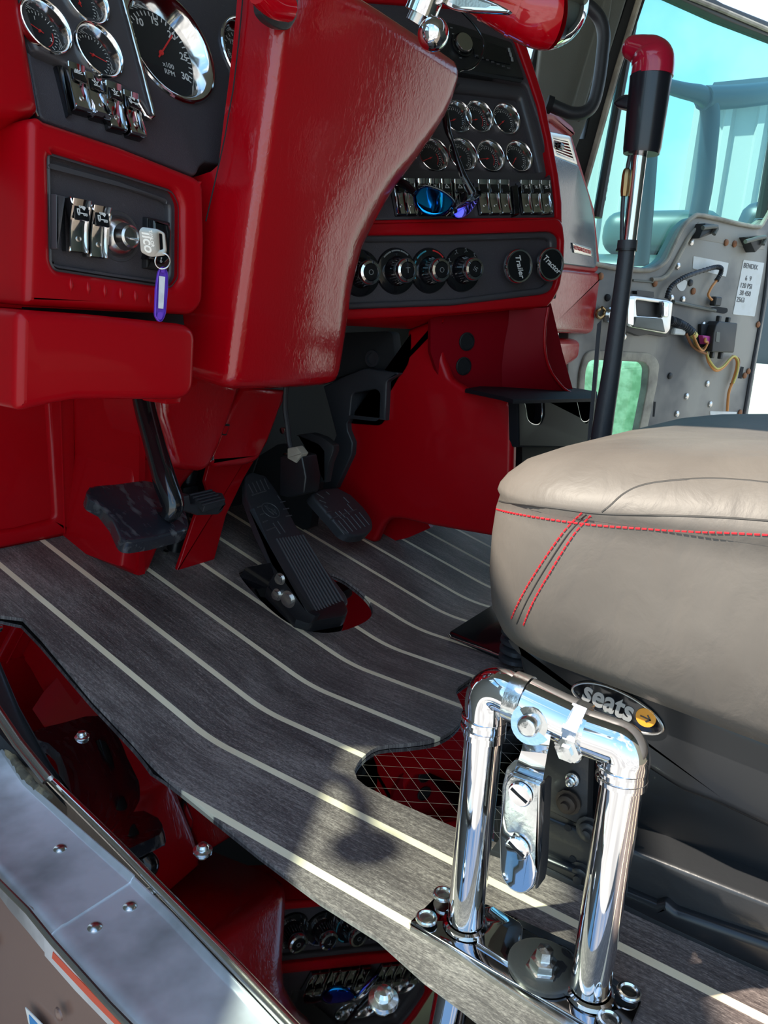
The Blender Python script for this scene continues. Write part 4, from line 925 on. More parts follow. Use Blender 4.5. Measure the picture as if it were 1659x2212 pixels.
# ---------------------------------------------------------------- passenger dash
t = thing('passenger_dash', 'burgundy passenger side dash with glove box door and air vent beyond the centre dash', 'dash panel', PDASH.hit(1250, 700))
mesh('top_pad', slab([(1100, 180), (1176, 236, 4), (1195, 242), (1232, 272, 6), (1236, 292, 4), (1230, 296), (1186, 262), (1100, 262)], PDASH, .14, .008, 5), M['red'], t)
mesh('shell', slab([(1100, 260), (1186, 262), (1232, 294), (1252, 358), (1280, 450), (1293, 570), (1286, 588, 4), (1220, 580), (1100, 580)], PDASH, .16, .004, 4, off=-.004), M['red'], t)
mesh('glove_door', slab([(1196, 335, 0), (1246, 356, 4), (1268, 418), (1280, 470), (1287, 560), (1284, 580, 6), (1216, 571), (1180, 560), (1160, 330)], PDASH, .008, .004, 4, off=.003), M['glove'], t, label='satin grey-blue glove box door')
mesh('lower_shell', slab([(1100, 572), (1218, 578), (1292, 588, 4), (1294, 640), (1286, 690), (1272, 722, 10), (1174, 718, 6), (1120, 715)], PDASH, .16, .014, 6, off=-.01), M['redgrain'], t)
mesh('grab_roll', slab([(1100, 732), (1250, 730, 10), (1256, 745), (1254, 768, 12), (1232, 780), (1212, 792), (1196, 812, 12), (1180, 820), (1120, 822)], PY(.22), .14, .018, 6), M['redgrain'], t)
v = mesh('air_vent', slab([[(1186, 284, 3), (1230, 293, 3), (1247, 357, 3), (1196, 337, 3)], [(1194, 299), (1226, 306), (1239, 346), (1202, 331)]], PDASH, .012, .002, 3, off=.005), M['steel'], t, label='bright framed air vent')
mesh('vent_back', slab([(1190, 294), (1230, 300), (1242, 352), (1198, 336)], PDASH, .004, off=-.002), M['dark'], v)
for k in range(6): mesh('vent_slat', tube(path([(1193 + 1.6 * k, 301 + 5.6 * k), (1227 + 2.2 * k, 309 + 7.0 * k)], PDASH, .006), .0016, 6), M['steel'], v)
mesh('vent_tab', tf(box(.02, .012, .014, (0, 0, .004), .003), PDASH.frame(1205, 316, .006)), M['gloss_black'], v)
mesh('badge', slab([(1236, 524, 1), (1277, 536, 1), (1281, 555, 1), (1240, 546, 1)], PDASH, .002, .001, 2, off=.009), M['steel'], t)
mesh('badge_field', slab([(1239, 528), (1275, 539), (1278, 551), (1242, 543)], PDASH, .001, off=.0105), M['bead'], t, label='silver badge field')
bf = PDASH.frame(1258.5, 540, .0116)
xa, xb = PDASH.hit(1240, 534, .0115), PDASH.hit(1277, 546, .0115); xx = (xb - xa).normalized()
bf = Matrix((xx, PDASH.n.cross(xx), PDASH.n)).transposed().to_4x4(); bf.translation = (xa + xb) / 2
tb = text('KENWORTH', .0125, 0); KWS = (xb - xa).length * .96 / (max(v.co.x for v in tb.verts) - min(v.co.x for v in tb.verts)); tb.free()
mesh('badge_text', tf(text('KENWORTH', .0125, .0004, 0, .0), bf @ Matrix.Scale(KWS, 4, (1, 0, 0))), M['redp'], t, label='badge lettering KENWORTH')
# ================================================================ steering wheel (only its lower right quarter is in view)
WP = Plane(PX(.42).hit(1240, 80), (.05, -.62, .60))
t = thing('steering_wheel', 'glossy red and chrome steering wheel rim entering at the top edge', 'steering wheel', WP.hit(1240, 80))
# rim seen nearly edge-on: follows an arc rising out of the frame
rp_ = [at(960, -90, 'x', .33), at(1020, -50, 'x', .35), at(1080, -16, 'x', .365), at(1135, 12, 'x', .38), at(1180, 28, 'x', .39), at(1200, 18, 'x', .405), at(1200, -20, 'x', .43), at(1180, -80, 'x', .46), at(1150, -150, 'x', .5)]
q = catmull([tuple(p) for p in rp_], 8); q = [V(p) for p in q]
n1 = int(len(q) * .51)
def wheel_r(i): return .024 + .009 * math.sin(min(1, i / n1) * PI / 2)
mesh('rim_grip', tube(q[:n1 + 1], [wheel_r(i) for i in range(n1 + 1)], 28), M['gloss'], t)
mesh('rim_cap', tube(q[n1:], [wheel_r(n1)] * (len(q) - n1), 28), M['chrome'], t, label='chrome rim section')
for i in (6, 14, 22):
    a, b = q[i], q[i + 1]; d = (b - a).normalized()
    mesh('rim_ridge', tube([a - d * .002, a + d * .002], wheel_r(i) + .0012, 28), M['gloss'], t)
SPK = PX(.31)
mesh('spoke', slab([(948, 0, 8), (960, -14), (1010, -20), (1075, 8), (1104, 24, 3), (1096, 30, 3), (1020, 26), (985, 22, 8), (964, 14, 8)], SPK, .004, .0015, 3), M['chrome'], t, label='polished spoke')
mesh('spoke_slot', slab([(966, 2, 4), (1010, -6), (1062, 10, 4), (1050, 16, 4), (990, 14, 6)], SPK, .003, off=.0018), M['steel'], t)
# stalk with ball end
t = thing('signal_stalk', 'chrome column stalk with round ball end above the red column cover', 'stalk', PX(.30).hit(930, 80))
ST = PX(.30)
mesh('sleeve', tube([ST.hit(935, -60), ST.hit(921, 0), ST.hit(908, 32)], .0165, 24), M['chrome'], t)
mesh('lower_sleeve', tube([ST.hit(912, 20), ST.hit(898, 50)], .0105, 24), M['steel'], t)
bm = bmesh.new(); bmesh.ops.create_uvsphere(bm, u_segments=32, v_segments=20, radius=.0155); bmesh.ops.transform(bm, matrix=Matrix.Translation(ST.hit(936, 74)), verts=bm.verts)
mesh('ball', bm, M['chrome'], t, label='mirror chrome ball')

# ================================================================ gear shifter
SH = PX(.55)
t = thing('gear_shifter', 'tall gear lever with red and black knob leaning in front of the passenger door', 'gear lever', SH.hit(1288, 960))
ax = (SH.hit(1408, 160) - SH.hit(1385, 335))
cyl = tube([SH.hit(1385, 333), SH.hit(1387, 320), SH.hit(1405, 175), SH.hit(1406, 163)], [.0205, .0215, .0235, .0235], 36)
mesh('knob_barrel', cyl, M['knobblk'], t, label='black barrel')
HP = PX(.55 - .0)
hb = []
spine = [((1345, 113), .0045), ((1350, 108), .0125), ((1362, 108), .0165), ((1378, 112), .0185), ((1396, 117), .0200)]
def head():
    # horizontal grip flowing down into the barrel
    path_ = [(1346, 100), (1351, 101), (1359, 102), (1370, 104), (1386, 109), (1402, 118), (1411, 134), (1408, 166)]
    rad = [.002, .0085, .0120, .0138, .0165, .0205, .0232, .0238]
    return tube([SH.hit(*p) for p in path_], rad, 30, 6)
mesh('knob_head', head(), M['knobred'], t, label='red grip head')
bm = bmesh.new(); bmesh.ops.create_uvsphere(bm, u_segments=28, v_segments=16, radius=.0235)
bmesh.ops.scale(bm, vec=(1, 1, .88), verts=bm.verts); bmesh.ops.transform(bm, matrix=Matrix.Translation(SH.hit(1410, 130)) , verts=bm.verts)
mesh('knob_shoulder', bm, M['knobred'], t)
mesh('range_tab', slab([(1326, 222, 3), (1336, 210, 4), (1352, 204, 3), (1366, 206), (1366, 232), (1352, 236, 4), (1330, 230, 3)], SH, .012, .003, 3, off=.006), M['knobblk'], t, label='black splitter tab')
mesh('rod', tube([SH.hit(1383, 330), SH.hit(1366, 470), SH.hit(1355, 560)], .0082, 22), M['chrome'], t, label='chrome rod')
mesh('sleeve', tube([SH.hit(1355, 526), SH.hit(1352, 560), SH.hit(1322, 790), SH.hit(1305, 900), SH.hit(1290, 1010), SH.hit(1276, 1120), V((.565, -.20, .012))], [.0098, .0100, .0112, .0125, .0135, .0145, .018], 22, 3), M['rubber'], t, label='black rubber sleeve')
mesh('sleeve_collar', tube([SH.hit(1356, 520), SH.hit(1354, 540)], .0118, 22), M['rubber'], t)
mesh('cable_tie', tube([SH.hit(1353.5, 538), SH.hit(1353, 543)], .0124, 22), M['black'], t)
mesh('air_hose', tube([SH.hit(*p, .004) for p in [(1361, 335), (1355, 365), (1350, 395), (1346, 430), (1344, 470), (1343, 530)]], .0024, 10, 4), M['rubber'], t)
mesh('air_hose', tube([SH.hit(*p, .002) for p in [(1368, 335), (1364, 400), (1356, 470), (1350, 530)]], .0022, 10, 4), M['rubber'], t)
mesh('hose_coupling', tube([SH.hit(1354, 364, .004), SH.hit(1354, 368, .004), SH.hit(1352, 380, .004), SH.hit(1349, 412, .004), SH.hit(1348, 424, .004)], [.0030, .0044, .0050, .0050, .0040], 8), M['brass'], t, label='brass hose coupling')
mesh('lower_strip', slab([(1290, 700), (1300, 690), (1278, 940), (1268, 960)], PX(.56), .003), M['rubber'], t)

# ================================================================ driver seat
t = thing('driver_seat', 'grey leather driver seat with red double stitching on a black suspension base', 'seat', (.33, -.55, .0))
def sring(x0, x1, yf, yb, z, rf, ex=0, zf=None, n=16, tilt=0, ys=None):
    """rounded plan outline, front corners radius rf; tilt raises z towards the rear"""
    ring = []
    for cx, cy, a0 in ((x0 + rf, yf - rf, 90), (x0 + .04, yb + .04, 180), (x1 - .04, yb + .04, 270), (x1 - rf, yf - rf, 0)):
        r = rf if cy > (yf + yb) / 2 else .04
        for k in range(n + 1):
            a = math.radians(a0 + 90 * k / n); x, y = cx + r * math.cos(a), cy + r * math.sin(a)
            ring.append(V((x, y, z + tilt * (yf - y))))
    # subdivide long sides
    out = []
    for i in range(len(ring)):
        a, b = ring[i], ring[(i + 1) % len(ring)]; out.append(a); m = int((b - a).length / .03)
        for k in range(1, m): out.append(a.lerp(b, k / m))
    return out
SX0, SX1, SYF, SYB, SRF = .078, .60, -.262, -.90, .085
seatr = []
prof = [(-.030, .190, -.06), (-.012, .197, -.055), (-.004, .212, -.05), (.001, .240, -.02), (.002, .270, .0), (.001, .292, .04), (-.001, .302, .06), (.0015, .306, .06), (.0005, .310, .07), (-.005, .318, .08), (-.018, .330, .10), (-.045, .343, .12), (-.085, .353, .13), (-.14, .358, .14), (-.20, .360, .14)]
for d, z, tl in prof:
    r = max(.01, SRF + d); seatr.append([p + V((0, 0, 0)) for p in sring(SX0 - d, SX1 + d, SYF + d, SYB - d, z, r, tilt=tl)])
mn = min(len(r) for r in seatr)
def resample(r, n):
    L_ = [0]; m = len(r)
    for i in range(m): L_.append(L_[-1] + (r[(i + 1) % m] - r[i]).length)
    # start at the same bearing
    out = []; j = 0
    for k in range(n):
        s = L_[-1] * k / n
        while L_[j + 1] < s: j += 1
        out.append(r[j % m].lerp(r[(j + 1) % m], (s - L_[j]) / max(1e-9, L_[j + 1] - L_[j])))
    return out
def byangle(r, n, c):
    """points of a convex outline at even bearings from c"""
    out = []
    for k in range(n):
        a = 2 * PI * k / n + .01; d = V((math.cos(a), math.sin(a)))
        best = None
        for i in range(len(r)):
            p, q_ = r[i], r[(i + 1) % len(r)]; e = V((q_.x - p.x, q_.y - p.y)); w_ = V((p.x - c[0], p.y - c[1]))
            den = d.x * e.y - d.y * e.x
            if abs(den) < 1e-12: continue
            tt = (w_.x * e.y - w_.y * e.x) / den; ss = (w_.x * d.y - w_.y * d.x) / den
            if tt > 0 and -1e-6 <= ss <= 1 + 1e-6: best = p.lerp(q_, min(1, max(0, ss))); break
        out.append(best if best is not None else r[0])
    return out
sc_ = (.34, -.58)
seatr = [byangle(r, 200, sc_) for r in seatr]
mesh('cushion', rings(seatr), M['seat'], t, smooth=80)
from mathutils.bvhtree import BVHTree
cush = [c for c in t.children if c.name.startswith('cushion')][0]
bv = BVHTree.FromPolygons([v.co + t.location for v in cush.data.vertices], [tuple(p.vertices) for p in cush.data.polygons])
def onseat(pts, lift=.0002, k=10):
    out = []
    for x, y in catmull(pts, k):
        h = bv.ray_cast(CAM, ray(x, y).normalized())
        if h[0] is not None: out.append(h[0] + h[1] * (lift if h[1].dot(ray(x, y)) < 0 else -lift))
    return out
def stitches(P, name, step=.0042, fill=.72, r=.0007):
    bms = []; Ls = [0]
    for a, b in zip(P, P[1:]): Ls.append(Ls[-1] + (b - a).length)
    def pt(s):
        for i in range(len(P) - 1):
            if Ls[i + 1] >= s: return P[i].lerp(P[i + 1], (s - Ls[i]) / max(1e-9, Ls[i + 1] - Ls[i]))
        return P[-1]
    s = 0
    while s + step * fill < Ls[-1]: bms.append(tube([pt(s), pt(s + step * fill)], r, 5)); s += step
    return mesh(name, join(*bms), M['thread'], t, smooth=60, label='red stitching')
stitches(onseat([(1053, 1090), (1070, 1099), (1110, 1109), (1200, 1124), (1300, 1136), (1450, 1146), (1560, 1151), (1659, 1156), (1800, 1166)]), 'seam_stitching')
stitches(onseat([(1257, 1108), (1215, 1152), (1160, 1232), (1125, 1292), (1104, 1338)]), 'panel_stitching')
stitches(onseat([(1276, 1114), (1237, 1158), (1187, 1238), (1150, 1304), (1129, 1356)]), 'panel_stitching')
mesh('panel_seam', tube(onseat([(1267, 1111), (1226, 1155), (1173, 1236), (1138, 1298), (1116, 1348)], -.0002), .0007, 6), M['crease'], t)
mesh('insert_welt', tube(onseat([(1300, 1106), (1318, 1092), (1345, 1068), (1380, 1050), (1430, 1040), (1520, 1033), (1600, 1036), (1659, 1042)], -.0006), .0010, 8), M['crease'], t)
mesh('welt_crease', tube(onseat([(1060, 1074), (1078, 1082), (1110, 1088), (1200, 1098), (1300, 1110), (1450, 1114), (1560, 1118), (1659, 1125), (1780, 1134)], -.0004), .0009, 8), M['crease'], t)
# black suspension cover
SB = PX(.115)
mesh('suspension_cover', slab([(1118, 1352, 0), (1128, 1376, 6), (1140, 1388), (1300, 1450), (1316, 1462, 8), (1330, 1480, 12), (1352, 1490, 14), (1376, 1488, 10), (1390, 1476, 10), (1410, 1482), (1700, 1600), (1700, 1800), (1560, 1735), (1480, 1705), (1440, 1680, 20), (1380, 1640, 20), (1310, 1600), (1180, 1600), (1140, 1480, 8)], SB, .40, .008, 5), M['seatblack'], t)
mesh('cushion_pan', slab([(1122, 1340), (1126, 1372, 6), (1700, 1612), (1700, 1560), (1200, 1330)], PX(.125), .42, .004, 3), M['black'], t)
mesh('pan_bolt', tf(lathe([(.010, 0), (.009, .003), (.0003, .004)], 18), PX(.118).frame(1355, 1470, .002)), M['black'], t)
mesh('inner_cover', slab([(1150, 1500), (1700, 1620), (1700, 2000), (1360, 1860), (1170, 1760)], PX(.165), .32, .004, 3), M['seatblack'], t)
SL = PX(.130)
mesh('side_bracket', slab([(1170, 1560), (1276, 1590), (1270, 1790, 3), (1190, 1770), (1166, 1740)], SL, .01, .002, 2), M['steelblack'], t)
mesh('slide_rail', slab([(1150, 1745, 0), (1270, 1795), (1290, 1800), (1700, 1960), (1700, 2080), (1440, 1965), (1420, 1975, 8), (1400, 1950, 8), (1160, 1850)], SL, .04, .004, 4, off=.0), M['steelblack'], t)
mesh('base_flange', slab([(1148, 1830), (1420, 1945), (1440, 1938, 8), (1462, 1958, 8), (1700, 2040), (1720, 2120), (1640, 2086), (1342, 1952), (1150, 1860)], PX(.124), .05, .006, 4), M['seatblack'], t)
mesh('foot_plate', slab([[(1060, 1838), (1167, 1874), (1342, 1953), (1648, 2092), (1800, 2160), (1900, 1900), (1500, 1700), (1160, 1700)]], PZ(.004), .004, .001, 2), M['steelblack'], t)
for q, r, m_ in (((1231, 1613), .0068, 'zinc'), ((1237, 1683), .0042, 'zinc'), ((1228, 1732), .0078, 'drust'), ((1275, 1792), .0085, 'steelblack'), ((1256, 1888), .0082, 'steelblack')):
    mesh('bolt', tf(lathe([(r * 1.35, 0), (r * 1.35, .0015), (r, .0018), (r, .006), (r * .8, .007), (r * .5, .007), (r * .45, .010), (.0003, .0105)], 12), SL.frame(*q, .004 if q[1] > 1600 else .01)), M[m_], t)
for q in ((1227, 1788), (1237, 1856), (1362, 1800)):
    mesh('bolt_hole', tf(lathe([(.003, .0), (.003, .0004), (.0003, .0004)], 14), SL.frame(*q, .0042)), M['dark'], t)
# maker's oval badge
BD = PX(.106)
b = mesh('badge', slab([catmull([(1236, 1488), (1262, 1475), (1310, 1482), (1370, 1510), (1415, 1545), (1432, 1575), (1410, 1586), (1360, 1575), (1300, 1545), (1255, 1515)], 5, True)], BD, .003, .001, 2), M['gloss_black'], t, label='black oval badge reading seats')
mesh('badge_rim', tube(path(catmull([(1236, 1488), (1262, 1475), (1310, 1482), (1370, 1510), (1415, 1545), (1432, 1575), (1410, 1586), (1360, 1575), (1300, 1545), (1255, 1515)], 5, True) + [(1236, 1488)], BD, .001), .0010, 6), M['steel'], b)
# lettering runs along the badge axis
pa, pb = BD.hit(1256, 1489, .0014), BD.hit(1374, 1545, .0014)
xd = (pb - pa).normalized(); fm_ = Matrix((xd, BD.n.cross(xd), BD.n)).transposed().to_4x4(); fm_.translation = (pa + pb) / 2
mesh('badge_text', tf(text('seats', .0235, .0003, 0, .0006), fm_ @ Matrix.Scale(.82, 4, (1, 0, 0))), M['silver'], b, label='silver word seats')
fa = fm_.copy(); fa.translation = BD.hit(1395, 1550, .0014)
mesh('badge_disc', tf(lathe([(.0072, 0), (.0070, .0005), (.0003, .0006)], 28), fa), M['amber'], b, label='orange disc with arrow')
mesh('badge_arrow', tf(lines([(-.0035, 0, .0035, 0), (.0035, 0, .001, .0025), (.0035, 0, .001, -.0025)] , .0010, .0008), fa), M['gloss_black'], b)

# ================================================================ chrome twin-post stand
CX = PX(.02)
t = thing('chrome_post_stand', 'chrome twin-post stand with a hanging latch lever, bolted to the floor edge', 'stand', F0.hit(1130, 2085))
tl_, bl_ = CX.hit(1051, 1560), CX.hit(1001, 2000)
tr_, br_ = CX.hit(1348, 1660), CX.hit(1270, 2165)
p1t = V((.02, -.331, .165)); R_ = .0131
Lx = (CX.hit(1002, 2000) + V((.0, 0, 0))); 
LT, LB = CX.hit(1050, 1540), CX.hit(1003, 2010)
RT, RB_ = CX.hit(1352, 1640), CX.hit(1268, 2172)
LB.z = .002; RB_.z = .002
LC_, RC_ = CX.hit(1050, 1492), CX.hit(1349, 1597)
def elbow(top, c, inn):
    return [top, c + (top - c) * .45, c + (top - c) * .18 + (inn - c) * .06, c + (top - c) * .06 + (inn - c) * .18, c + (inn - c) * .5, inn]
mesh('left_post', tube([LB, LT], R_, 36), M['chrome'], t)
mesh('right_post', tube([RB_, RT], R_, 36), M['chrome'], t)
le = [CX.hit(1046, 1590), CX.hit(1050, 1545), CX.hit(1052, 1510), CX.hit(1062, 1492), CX.hit(1082, 1490), CX.hit(1108, 1502)]
re = [CX.hit(1344, 1690), CX.hit(1350, 1650), CX.hit(1352, 1630), CX.hit(1342, 1610), CX.hit(1318, 1600), CX.hit(1272, 1584)]
mesh('left_elbow', tube(le, .0146, 32, 6), M['chrome'], t)
mesh('right_elbow', tube(re, .0146, 32, 6), M['chrome'], t)
def band(a, b, r): return tube([a, a.lerp(b, .15), a.lerp(b, .85), b], [r - .001, r, r, r - .001], 32)
mesh('elbow_band', join(band(CX.hit(1047, 1546), CX.hit(1046, 1556), .0158), band(CX.hit(1045, 1566), CX.hit(1044, 1576), .0158)), M['chrome'], t)
mesh('elbow_band', join(band(CX.hit(1345, 1652), CX.hit(1344, 1662), .0158), band(CX.hit(1343, 1674), CX.hit(1342, 1686), .0158)), M['chrome'], t)
mesh('cross_tube', tube([CX.hit(1104, 1501), CX.hit(1290, 1588)], .0128, 28), M['chrome'], t)
mesh('left_clamp', tube([CX.hit(1106, 1502), CX.hit(1138, 1515)], .0168, 28), M['zinc'], t)
mesh('pivot_sleeve', tube([CX.hit(1138, 1515), CX.hit(1235, 1561)], .0158, 28), M['chrome'], t)
mesh('right_clamp', tube([CX.hit(1232, 1562), CX.hit(1262, 1575)], .0172, 6), M['zinc'], t)
mesh('pivot_hub', tube([CX.hit(1150, 1562, -.002), CX.hit(1150, 1562, .016)], .0135, 24), M['zinc'], t)
CF = PX(.004)
mesh('pivot_bolt', tf(lathe([(.011, -.002), (.011, .001), (.0072, .0015), (.0072, .006), (.0060, .008), (.0045, .0085), (.0040, .0085), (.0003, .009)], 24), PX(.005).frame(1148, 1562)), M['zinc'], t)
mesh('lever_arm', rings([[PX(x).hit(a, y), PX(x).hit(b, y2), PX(x + .004).hit(b, y2), PX(x + .004).hit(a, y)] for x, a, y, b, y2 in ((.004, 1132, 1572, 1190, 1588), (.004, 1130, 1604, 1186, 1612), (-.002, 1126, 1622, 1182, 1628), (.0, 1112, 1664, 1172, 1690), (.002, 1108, 1678, 1168, 1702))]), M['chrome'], t)
mesh('latch_plate', slab([(1095, 1676, 8), (1104, 1668, 4), (1172, 1692, 4), (1166, 1830), (1160, 1890), (1155, 1916, 12), (1132, 1932, 14), (1104, 1922, 16), (1082, 1890, 16), (1080, 1800), (1086, 1740)], PX(.0), .004, .002, 3), M['chrome'], t, label='polished latch plate')
mesh('latch_cover', slab([(1092, 1690, 10), (1106, 1672, 6), (1168, 1694, 4), (1160, 1886, 5), (1148, 1846, 14), (1118, 1796, 14), (1096, 1800, 10), (1088, 1760)], PX(-.004), .003, .0012, 3), M['zinc'], t)
mesh('latch_side', slab([(1168, 1692, 3), (1176, 1696, 3), (1168, 1880, 5), (1162, 1920, 4), (1156, 1918)], PX(.004), .012, .001, 2), M['steelblack'], t)
mesh('backing_tab', slab([(1112, 1642, 0), (1095, 1658, 4), (1085, 1700, 6), (1082, 1800), (1100, 1800), (1100, 1690), (1140, 1640)], PX(.006), .003, .001, 2), M['zinc'], t)
for q in ((1123, 1716), (1117, 1832)):
    f = PX(-.007).frame(*q)
    s_ = mesh('slotted_screw', tf(lathe([(.0080, -.001), (.0080, .0004), (.0072, .0014), (.0003, .0017)], 30), f), M['chrome'], t, label='slotted screw')
    mesh('slot', tf(box(.0125, .0016, .0006, (0, 0, .0018)), f @ RZ(-25)), M['dark'], s_)
mesh('hanging_link', slab([(1222, 1560, 4), (1262, 1572, 4), (1258, 1640), (1250, 1650, 6), (1220, 1640, 4), (1216, 1606)], PX(.014), .010, .002, 3), M['zinc'], t)
mesh('link_nut', tf(lathe([(.0098, 0), (.0098, .001), (.0082, .0012), (.0080, .005), (.0050, .0055), (.0048, .009), (.0003, .0095)], 6), PX(.010).frame(1230, 1615)), M['zinc'], t)
# base plate
bp_ = mesh('base_plate', slab([(886, 1992, 3), (964, 1916, 3), (1130, 1990), (1240, 2040), (1386, 2165, 3), (1345, 2260), (1260, 2212)], PZ(.004), .004, .001, 2), M['mirror'], t)
mesh('edge_lip', slab([(884, 1992), (890, 2000), (1010, 2066), (1240, 2206), (1310, 2250), (1290, 2262), (1100, 2140), (984, 2060), (886, 2004)], PZ(.003), .006, .001, 2), M['steel'], t)
mesh('polished_guard', slab([(1042, 1962, 4), (1064, 1958, 4), (1124, 1994, 6), (1130, 2006, 4), (1124, 2080, 6), (1110, 2090, 4), (1030, 2040), (1034, 1990)], PZ(.007), .003, .001, 3), M['chrome'], t, label='polished deflector plate')
mesh('pad_disc', tf(lathe([(.024, 0), (.024, .003), (.022, .004), (.0003, .004)], 40), Matrix.Translation(PZ(.006).hit(1172, 2092))), M['steelblack'], t)
p = PZ(.010).hit(1172, 2092)
mesh('anchor_nut', tf(lathe([(.0115, 0), (.0115, .0015), (.0095, .002), (.0090, .008), (.0060, .009), (.0055, .016), (.0003, .017)], 6), Matrix.Translation(p)), M['zinc'], t)
for q, m_ in (((921, 1985), 'zinc'), ((957, 1934), 'zinc'), ((1358, 2145), 'zinc'), ((1316, 2206), 'zinc')):
    p = PZ(.008).hit(*q)
    mesh('cap_bolt', tf(lathe([(.0080, 0), (.0080, .0015), (.0072, .0025), (.0058, .0028), (.0050, .0014), (.0042, .0014), (.0003, .0018)], 28), Matrix.Translation(p)), M[m_], t)
for P_, nm in ((LB, 'post_collar'), (RB_, 'post_collar')):
    mesh(nm, tf(lathe([(.0165, 0), (.0160, .003), (.0140, .004), (.0140, 0)], 32, (False, False)), Matrix.Translation(P_ + V((0, 0, .004)))), M['chrome'], t)
# ================================================================ passenger side: pillar, handle, door
t = thing('a_pillar_trim', 'grey-green vinyl covered pillar trim behind the passenger grab handle', 'pillar trim', PX(1.45).hit(1240, 400))
AP = Plane(PX(1.40).hit(1240, 230), (-.75, -.66, 0))
mesh('trim', slab([(1168, 96, 0), (1176, 60), (1280, -60), (1420, -160), (1352, 0), (1290, 200), (1240, 330), (1180, 280), (1155, 200)], AP, .04, .006, 4), M['tan'], t)
mesh('trim_edge', slab([(1230, 250, 0), (1262, 140), (1310, -20), (1330, -60), (1316, 40), (1272, 200), (1252, 262)], AP, .01, .004, 3, off=.012), M['tan'], t)
mesh('windshield_seal', slab([(1140, 170), (1150, 200), (1182, 60), (1196, 20), (1180, 0), (1160, 90)], AP, .02, .003, 2, off=-.02), M['dark'], t)
mesh('door_jamb', slab([(1262, 300), (1286, 200), (1354, 0), (1380, -80), (1420, -80), (1330, 190), (1268, 408), (1250, 480), (1215, 300)], AP, .05, .003, 2, off=-.01), M['doorblk'], t)
mesh('jamb_seal', tube(path([(1402, -60), (1380, 0), (1330, 160), (1294, 290), (1262, 405)], AP, .0), .007, 10), M['seal'], t, label='pale weathered door seal')
GH = Plane(PX(1.15).hit(1270, 120), (-.8, -.6, 0))
t = thing('grab_handle', 'dark grey curved tubular grab handle beside the passenger pillar', 'grab handle', GH.hit(1230, 240))
mesh('tube', tube(path([(1262, 8), (1278, 20), (1296, 42), (1304, 75), (1301, 120), (1293, 180), (1281, 225), (1262, 243), (1235, 245), (1210, 236), (1188, 226)], GH), .0125, 18, 6), M['rubber'], t)
mesh('end_socket', tube([GH.hit(1192, 228), GH.hit(1180, 224)], [.016, .016], 20), M['dark'], t)

# door
cp = [(1265, 420), (1290, 565), (1401, 577, 14), (1428, 562, 16), (1466, 490, 14), (1490, 466, 12), (1520, 466), (1629, 488, 16), (1652, 470, 10), (1700, 330), (1659, 108), (1440, 8), (1380, -60), (1270, -60)]
door = thing('door_1', 'stripped grey passenger door standing open with window and small peep window', 'door', DOOR.hit(1400, 900), kind='structure')
for k in ('category',): pass
mesh('skin', slab([[(1225, 540), (1292, 566), (1401, 580, 12), (1432, 564, 14), (1470, 492, 14), (1494, 470, 12), (1520, 469), (1629, 492, 14), (1659, 470, 6), (1668, 480), (1658, 640), (1630, 800), (1604, 960), (1590, 1120), (1225, 1120)],
                   [(1262, 770, 12), (1280, 762, 8), (1400, 770, 10), (1416, 786, 10), (1410, 840), (1392, 920), (1380, 1020), (1250, 1020), (1252, 850)]], DOOR, .03, .003, 3), M['door'], door)
# belt moulding and seals
mesh('belt_seal', tube(path([(1240, 560), (1296, 572), (1330, 579), (1402, 584), (1436, 566), (1450, 540), (1474, 492), (1496, 470), (1520, 466), (1629, 490), (1650, 478), (1670, 440)], DOOR, .006), .0062, 10, 3), M['seal'], door, label='weathered window seal')
mesh('belt_seal', tube(path([(1408, 604), (1440, 596), (1470, 545), (1490, 510), (1510, 492), (1540, 488)], DOOR, .006), .006, 10, 3), M['seal'], door)
mesh('window_frame', tube(path([(1290, 470), (1320, 300), (1364, 60), (1380, -60)], DOOR, .0), .012, 10), M['doorblk'], door)
mesh('top_frame', slab([(1392, -30), (1450, -8), (1560, 42), (1720, 104), (1720, 72), (1560, 8), (1440, -60)], DOOR, .03, .004, 3, off=.004), M['doorblk'], door)
mesh('top_seal', tube(path([(1420, -34), (1560, 22), (1720, 90)], DOOR, .012), .006, 8), M['seal'], door)
mesh('rear_frame', slab([(1652, 470), (1668, 470), (1700, 320), (1730, 100), (1700, 60), (1680, 300)], DOOR, .03, .003, 2), M['doorblk'], door)
mesh('window_pane', slab([(1255, 500), (1290, 578), (1401, 590), (1440, 566), (1470, 492), (1500, 474), (1629, 496), (1670, 460), (1720, 330), (1700, 90), (1440, -30), (1350, -60)], DOOR, .004, off=-.012), M['glass'], door, label='tinted window glass')
mesh('peep_pane', slab([(1250, 765), (1420, 765), (1390, 1020), (1245, 1020)], DOOR, .004, off=-.02), M['glass'], door, label='small lower window glass')
mesh('peep_frame', slab([[(1250, 800, 14), (1262, 764, 14), (1278, 756, 8), (1405, 762, 12), (1424, 782, 14), (1418, 830), (1396, 930), (1382, 1040), (1236, 1040)],
                         [(1264, 800, 8), (1270, 782, 6), (1280, 777, 5), (1390, 782, 8), (1400, 794, 8), (1396, 840), (1378, 930), (1368, 1020), (1250, 1020)]], DOOR, .02, .004, 3, off=.004), M['seal'], door)
mesh('rear_seal', tube(path([(1664, 500), (1650, 640), (1624, 790), (1600, 940), (1590, 1080)], DOOR, .002), .008, 10, 3), M['rubber'], door)
mesh('upper_panel', slab([(1508, 478, 4), (1560, 484), (1656, 498), (1650, 540), (1500, 516)], DOOR, .003, .001, 2, off=.003), M['door'], door)
